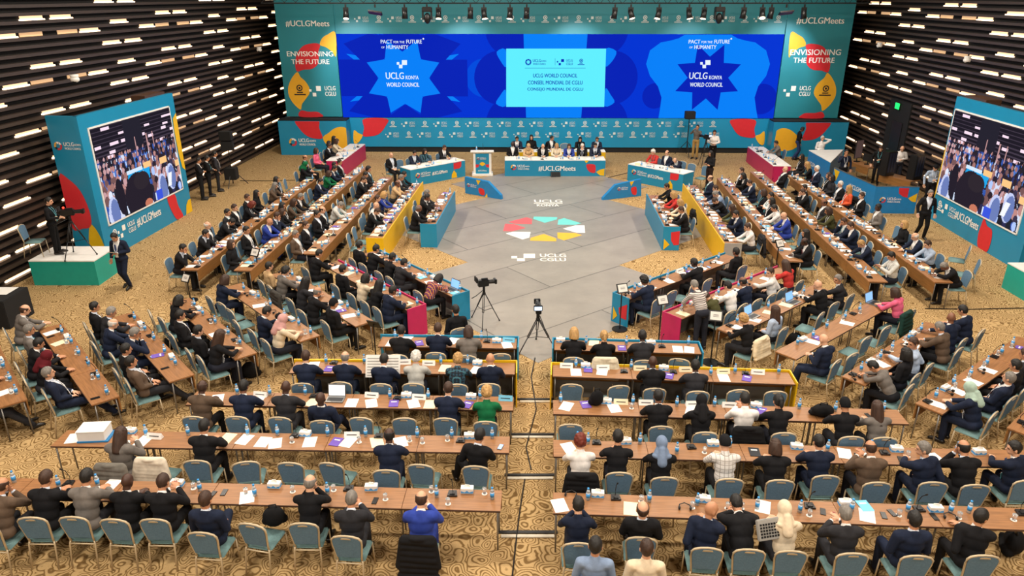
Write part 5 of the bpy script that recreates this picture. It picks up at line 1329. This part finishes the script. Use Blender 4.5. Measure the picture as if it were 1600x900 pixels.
# bags and loose objects
def bag(q, rz, s, lab, col='#131315'):
    bm = bmesh.new(); ell(bm, Matrix(), (0, 0, .19), (.17, .12, .2)); hull(bm, V3((-.12, .05, .08)), V3((.12, .05, .08)), .08, .08); hull(bm, V3((-.1, .11, .14)), V3((.1, .11, .14)), .05, .05)
    me = remesh(bm, .016, .3, 'bag', 3); me.materials.append(cloth); o = bpy.data.objects.new('bag', me); link(o); o.location = q; o.rotation_euler = (0, 0, rz); o.scale = s; o.color = lin(col); tag(o, lab, 'bag')
    b = MB().mat(blackm); b.tube([(-.06, 0, .37), (-.05, 0, .43), (.05, 0, .43), (.06, 0, .37)], .011, 6); b.obj('handle', o, True)
bag(P(1580, 860), 1, (1.3, 1.2, .9), 'black backpack on carpet behind first row, right edge'); bag(P(267, 545), .5, (1, 1, .8), 'black bag on carpet between slanted rows at left'); bag(P(393, 590), .2, (1.1, 1, 1), 'black backpack on carpet at end of fourth slanted row')
bag(P(1240, 540), 0, (1, 1, .9), 'black bag on carpet by the light-blue jacket'); bag(P(1284, 650, .75)+V3((0, 0, 0)), 0, (1.15, 1, .62), 'black camera bag on table, third row right of aisle'); bag(P(932, 633, .75), .3, (.75, .8, .8), 'small black bag on table by the aisle, third row')
bag(P(439, 500, .75), -.7, (1.0, .9, .42), 'flat black bag on table, fifth slanted row'); bag(P(428, 822, .5)+V3((0, .05, -.025)), .2, (.95, .95, .85), 'dark bag on the seat of an empty chair, first row left')
q = P(150, 683, .7505); o = empty('carton', q, rad(4)); tag(o, 'white cardboard carton in blue tray at outer end of second row', 'carton')
b = MB().mat(white); b.box((0, 0, .10), (.44, .3, .18), None, .004); b.obj('box', o); b = MB().mat(blue2); b.box((.02, 0, .012), (.5, .34, .024)); b.obj('tray', o); b = MB().mat(white); b.box((0, 0, .197), (.46, .31, .015), Rx(2).to_3x3()); b.obj('lid', o)
q = P(1205, 826, 1.02); o = empty('portable_console', q, rad(14)); o.rotation_euler = (rad(62), 0, rad(12)); tag(o, 'grey portable console with rows of keys held over a chair, first row right', 'console')
b = MB().mat(greyk); b.box((0, 0, 0), (.42, .28, .05), None, .01); b.obj('case', o)
b = MB().mat(blackm)
for i in range(9):
    for j in range(5): b.box((-.16+i*.04, -.09+j*.04, .027), (.026, .026, .01))
b.obj('keys', o); b = MB().mat(black); b.tube([(.2, -.1, .0), (.27, -.16, -.1), (.25, -.2, -.3), (.2, -.25, -.5)], .008, 6); b.obj('cable', o, True)
o = empty('newspaper', P(598, 572, .98)); o.rotation_euler = (rad(62), 0, 0); tag(o, 'open newspaper held up in the yellow-edged row left of aisle', 'newspaper')
for s in (-1, 1):
    b = MB().mat(white); b.box((s*.17, 0, 0), (.34, .44, .004), Ry(s*8).to_3x3()); pg = b.obj('page', o)
    b = MB().mat(greyk)
    for k in range(7): b.box((s*.17, -.18+k*.055, .004-0*s), (.27, .018, .006), Ry(s*8).to_3x3())
    b.obj('print', pg)
q = P(648, 522); o = empty('paper_bag', q, rad(-40)); tag(o, 'white paper bag with dark print against the magenta end board, left', 'bag')
b = MB().mat(white); b.box((0, 0, .2), (.3, .12, .4), None, .004); b.obj('bag_body', o); b = MB().mat(inkd); b.flat([(-.1, -.062, .1), (.1, -.062, .12), (.06, -.062, .26), (-.04, -.062, .3)]); b.obj('print', o); b = MB().mat(yell2); b.tube([(-.06, -.05, .4), (-.05, -.05, .5), (.05, -.05, .5), (.06, -.05, .4)], .008, 6); b.obj('handle', o)
o = dup(LAP, P(1330, 268, .75), rad(150))
# technical corner at the right wall
hB = 1.03
c0, c1, c2_ = P(1297, 300), P(1361, 333), P(1428, 334)
def wallboard(a, b_, lab, deco):
    ux = (b_-a).normalized(); o = empty('partition_board', a, math.atan2(ux.y, ux.x)); tag(o, lab, 'partition'); L = (b_-a).length
    b = MB().mat(blue2); b.box((L/2, .025, hB/2), (L, .05, hB)); b.obj('board', o); b = MB().mat(steel); b.box((L/2, .025, hB+.01), (L, .06, .02)); b.obj('top_rail', o)
    S = Sheet((0, 0, 0), (1, 0, 0)); deco(S, L); S.done(o)
def dA(S, L): S.text('lettering', ink, '#UCLGMeets', L*.62, .62, 1.3, .2); S.poly('shape_print', yellow, [(.02, 1.0), (.5, .98), (.3, .55)], .006); S.poly('shape_print', red, [(.1, .1), (.5, .3), (.5, .0), (.1, .0)], .006)
def dB_(S, L): S.councilmark('logo_print', .33, .52, .24); S.poly('shape_print', red, [(.85, .99), (1.22, .99), (1.22, .62), (1.05, .66), (.88, .78)], .006); S.poly('shape_print', yellow, [(1.25, .6), (1.56, .8), (1.56, .45), (1.4, .48)], .006)
wallboard(c0, c1, 'blue printed partition beside the outermost long row, right', dA); wallboard(c1, c2_, 'blue printed partition facing camera at the technical corner', dB_)
b = MB().mat(blue2); ct = [P(1264, 234.5, hB), P(1298, 253.5, hB), P(1318, 233.5, hB)]; ct = [V3((p.x, p.y, 0)) for p in ct]
o = empty('counter', ct[0]); tag(o, 'blue counter with pointed white top before right stage plinth', 'counter'); bpy.context.view_layer.update()
b.slab(ct, (0, 0, hB-.03)); under(b.obj('base', o), o); b = MB().mat(white); b.slab([p+V3((0, 0, hB-.03)) for p in ct], (0, 0, .03)); under(b.obj('top', o), o)
S = SheetL(ct[0], ct[1]-ct[0]); S.text('lettering', ink, '#UCLGMeets', .75, .5, 1.1, .2); S.done(o)
tt = table('conference_table', 1.5, .6); o = dup(tt, P(1345, 282), rad(100)); tag(o, 'walnut-topped folding table behind the blue partitions', 'table'); TT = o.location.copy()
o = dup(tt, P(1400, 304), rad(115)); tag(o, 'walnut-topped folding table under the dark cases', 'table'); T2 = o.location.copy()
def monitor(q, rz, w, h, lab, col):
    o = empty('monitor', q, rz); tag(o, lab, 'monitor'); b = MB().mat(black); b.box((0, 0, .012), (.24, .18, .024)); b.cyl((0, .02, .02), (0, .02, .2), .02); b.obj('stand', o); b = MB().mat(black); b.box((0, 0, .16+h/2), (w, .04, h), None, .006); d = b.obj('display', o); b = MB().mat(tintlit); b.box((0, -.0215, .16+h/2), (w-.05, .003, h-.05)); s = b.obj('display_face', d); tone(s, col)
monitor(TT+V3((-.12, .45, .751)), rad(30), .5, .82, 'tall monitor on table behind the blue partitions', '#4a3a38'); monitor(TT+V3((.08, -.15, .751)), rad(150), .42, .3, 'small bright monitor on table behind the blue partitions', '#8fb0c8')
for q, lab in ((T2+V3((-.42, .3, .751)), 'tall dark equipment case on table, nearer the stage'), (T2+V3((.35, -.42, .751)), 'tall dark equipment case on table, nearer the right screen')):
    o = empty('equipment_case', q, rad(25)); tag(o, lab, 'case'); b = MB().mat(black); b.box((0, 0, .5), (.5, .36, 1.0), None, .02); b.obj('shell', o)
    b = MB().mat(MATS.get('case_blue') or mk('case_blue', '#1a2640', .5)); [b.box((-.15+k*.15, -.185, .55), (.09, .012, .8)) for k in range(3)]; b.obj('front_strip', o)

# cable covers and cables
coverm = mk('cable_cover_grey', '#cfc7b6', .6, vary=.1)
def cover(y, x0, x1, lab):
    a, b_ = P(x0, y), P(x1, y); o = MB().mat(coverm); o.box(((a.x+b_.x)/2, a.y-.05, .012), (b_.x-a.x, .065, .02), None, .005); o = o.obj('cable_cover'); tag(o, lab, 'cable cover')
    b = MB().mat(black); b.box(((a.x+b_.x)/2, a.y+.04, .01), (b_.x-a.x+.1, .06, .02)); b.obj('cable_bundle', o)
cover(835, 783, 866, 'white cable cover across the aisle at first row'); cover(745, 793, 864, 'white cable cover across the aisle between first and second rows'); cover(681, 800, 864, 'white cable cover across the aisle at second row'); cover(626, 812, 864, 'white cable cover across the aisle at third row')
def cable(pts, lab, r=.012, m=black):
    o = MB().mat(m); o.tube([P(x, y)+V3((0, 0, .016)) for x, y in pts], r, 5); tag(o.obj('cable'), lab, 'cable')
cable([(836, 560), (830, 590), (838, 640), (822, 700), (830, 735)], 'thin black cable running down the aisle from camera'); cable([(820, 750), (812, 800), (806, 850), (800, 905)], 'thin black cable on carpet in the near aisle')
cable([(375, 283), (420, 283), (470, 282)], 'thin dark cable on carpet behind outermost row, left'); cable([(1445, 483), (1520, 484), (1600, 482)], 'dark cable on carpet toward right edge'); cable([(950, 278), (975, 272), (1000, 266)], 'dark cable on carpet behind the head desk')
# small cameras on the walls
def wallcam(q, lab):
    o = MB().mat(white); o.ball((0, 0, 0), (.13, .13, .1)); o.cyl((0, 0, .02), (0, 0, .14), .1, .12, 12); o = o.obj('dome_camera', None, True, q); tag(o, lab, 'camera'); b = MB().mat(black); b.ball((0, -.04, -.05), .07); b.obj('lens', o, True)
d = ray(405, 78); t = -12.5/d.x; wallcam(V3((0, 0, CH))+d*t, 'white dome camera on left louvred wall near the stage'); d = ray(1374, 71.5); t = 17.0/d.x; wallcam(V3((0, 0, CH))+d*t, 'white dome camera on right louvred wall near the stage'); d = ray(1511, 94); t = 16.5/d.x; wallcam(V3((0, 0, CH))+d*t, 'white dome camera on right louvred wall above the screen'); d = ray(117, 124); t = -13.0/d.x; wallcam(V3((0, 0, CH))+d*t, 'white dome camera on left louvred wall above the screen')

# truss and stage lamps
o = empty('lighting_truss', (2.4, 34.5, 7.36)); tag(o, 'black lighting truss hung above the front of stage', 'truss')
b = MB().mat(blackm)
for dy, dz in ((-.14, 0), (.14, 0), (0, .25)): b.cyl((-13.5, dy, dz), (13.5, dy, dz), .028, seg=8)
for k in range(54):
    x = -13.5+k*.5; b.cyl((x, -.14, 0), (x+.25, 0, .25), .012, seg=5); b.cyl((x+.25, 0, .25), (x+.5, .14, 0), .012, seg=5)
b.obj('lattice', o)
for s in (-9, 9): b = MB().mat(steel); b.cyl((s, 0, .25), (s, 0, 2.58), .012, seg=6); b.obj('hanger', o)
def tpos(x): d = ray(x, 12); t = 34.36/d.y; return V3((d.x*t, 34.36, 7.31))
def spot(x, kind, aim, lab, lit=False):
    q = tpos(x); o = empty('stage_spotlight', q); tag(o, lab, 'lamp')
    b = MB().mat(black); b.box((0, 0, -.06), (.07, .05, .14)); b.obj('clamp', o)
    M = (Ry(aim[0]) @ Rx(aim[1])).to_3x3()
    if kind == 'p':
        b = MB().mat(black); b.box(V3((0, 0, -.22)), (.24, .03, .2)); b.obj('yoke', o)
        b = MB().mat(black); b.cyl(M @ V3((0, 0, .12))+V3((0, 0, -.34)), M @ V3((0, 0, -.26))+V3((0, 0, -.34)), .1, .14, 14); h = b.obj('housing', o, True)
        if lit: b = MB().mat(spotem); b.cyl(M @ V3((0, 0, -.255))+V3((0, 0, -.34)), M @ V3((0, 0, -.27))+V3((0, 0, -.34)), .12, seg=14); b.obj('lens', h)
    elif kind == 'm':
        b = MB().mat(black); b.box((0, 0, -.2), (.44, .3, .2), None, .03); b.obj('base', o); b = MB().mat(black); b.box((-.19, 0, -.45), (.07, .2, .36)); b.box((.19, 0, -.45), (.07, .2, .36)); b.box((0, 0, -.29), (.44, .2, .04)); b.obj('yoke', o); b = MB().mat(black); b.ball((0, 0, -.58), (.15, .16, .24)); b.obj('housing', o, True)
    else:
        b = MB().mat(black); b.box((0, -.05, -.34), (.62, .3, .07), M, .01); h = b.obj('housing', o); b = MB().mat(MATS.get('violet') or mk('violet', '#4a2160', .5)); b.box(V3((0, -.05, -.34))+M @ V3((0, 0, -.04)), (.56, .26, .01), M); b.obj('diffuser', h)
PL = [(540, 'p', (0, -20), 1), (586, 'w', (8, -25), 0), (632, 'p', (0, 0), 0), (667, 'm', 0, 0), (685, 'p', (0, -18), 1), (735, 'p', (4, 0), 0), (756, 'p', (-8, -14), 1), (797, 'p', (6, -12), 1), (823, 'p', (3, 0), 0), (961, 'p', (8, 0), 0), (986, 'p', (-16, -16), 1), (1030, 'p', (14, -14), 1), (1077, 'p', (-10, -12), 1), (1101, 'p', (10, -12), 1), (1125, 'm', 0, 0), (1163, 'p', (8, 0), 0), (1192, 'p', (4, -32), 1), (1206, 'p', (10, 0), 0), (1229, 'w', (-6, -25), 0), (1257, 'p', (-6, 0), 0)]
for i, (x, k, a, l) in enumerate(PL): spot(x, k, a or (0, 0), '%s, %s from the west end of truss' % ({'p': 'black lit stage spotlight' if l else 'black unlit stage spotlight', 'm': 'large black moving-head lamp', 'w': 'flat violet lamp panel'}[k], ORD[i]), l)

# ------------------------------------------------------------------ light
def area(loc, e, size, col=(1, .90, .77)):
    l = bpy.data.lights.new('ceiling_lamp', 'AREA'); l.shape = 'DISK'; l.size = size; l.energy = e; l.color = col
    o = bpy.data.objects.new('ceiling_lamp', l); COL.objects.link(o); o.location = loc
for i in range(4):
    for j in range(6):
        c = FW*(-1.5+6.6*j)+RT*(-9.75+6.5*i); area((c.x, c.y, 9.9), 335*(1.3 if i in (0, 3) else 1), .9)
for x in (-9, -3, 3, 9, 14):
    l = bpy.data.lights.new('stage_spot', 'SPOT'); l.energy = 1000; l.spot_size = rad(70); l.spot_blend = .8; l.color = (.9, .95, 1); l.shadow_soft_size = .12
    o = bpy.data.objects.new('stage_spot', l); COL.objects.link(o); o.location = (x, 34.4, 6.85); o.rotation_euler = (V3((x*.9+.5, 38, 4))-o.location).to_track_quat('-Z', 'Y').to_euler()
w = bpy.data.worlds.new('hall_air'); SC.world = w; w.use_nodes = True; w.node_tree.nodes['Background'].inputs[0].default_value = (.05, .045, .04, 1); w.node_tree.nodes['Background'].inputs[1].default_value = .3

# tidy: patterns that only served as sources for copies
def drop(o):
    for c in KIDS.get(o.name, []): drop(c)
    bpy.data.objects.remove(o)
for o in [CHAIR, CHAIRF, BOT, GLS, MIC, BOX, PAP, BKL, TNT, PHN, LAP, HST]+list(TABS.values()): drop(o)
for o in list(bpy.data.objects):
    if o.name.startswith('laptop') and o.parent is None and 'label' not in o: tag(o, 'open laptop on table behind the blue partitions', 'laptop')
SC.view_settings.view_transform = 'Standard'; SC.view_settings.look = 'None'; SC.view_settings.gamma = 1; SC.view_settings.exposure = 0.0
try: SC.view_settings.use_curve_mapping = False
except Exception: pass
for k, v in LABELS.items():
    if len(v) > 1: print('DUPLABEL', k, v[:4])
for k in LABELS:
    if not 4 <= len(k.replace('-', ' - ').replace(' - ', '-').split()) <= 16: print('LABLEN', k)
print('COUNTS', COUNT, 'people', len(PEOPLE), 'objects', len(bpy.data.objects))
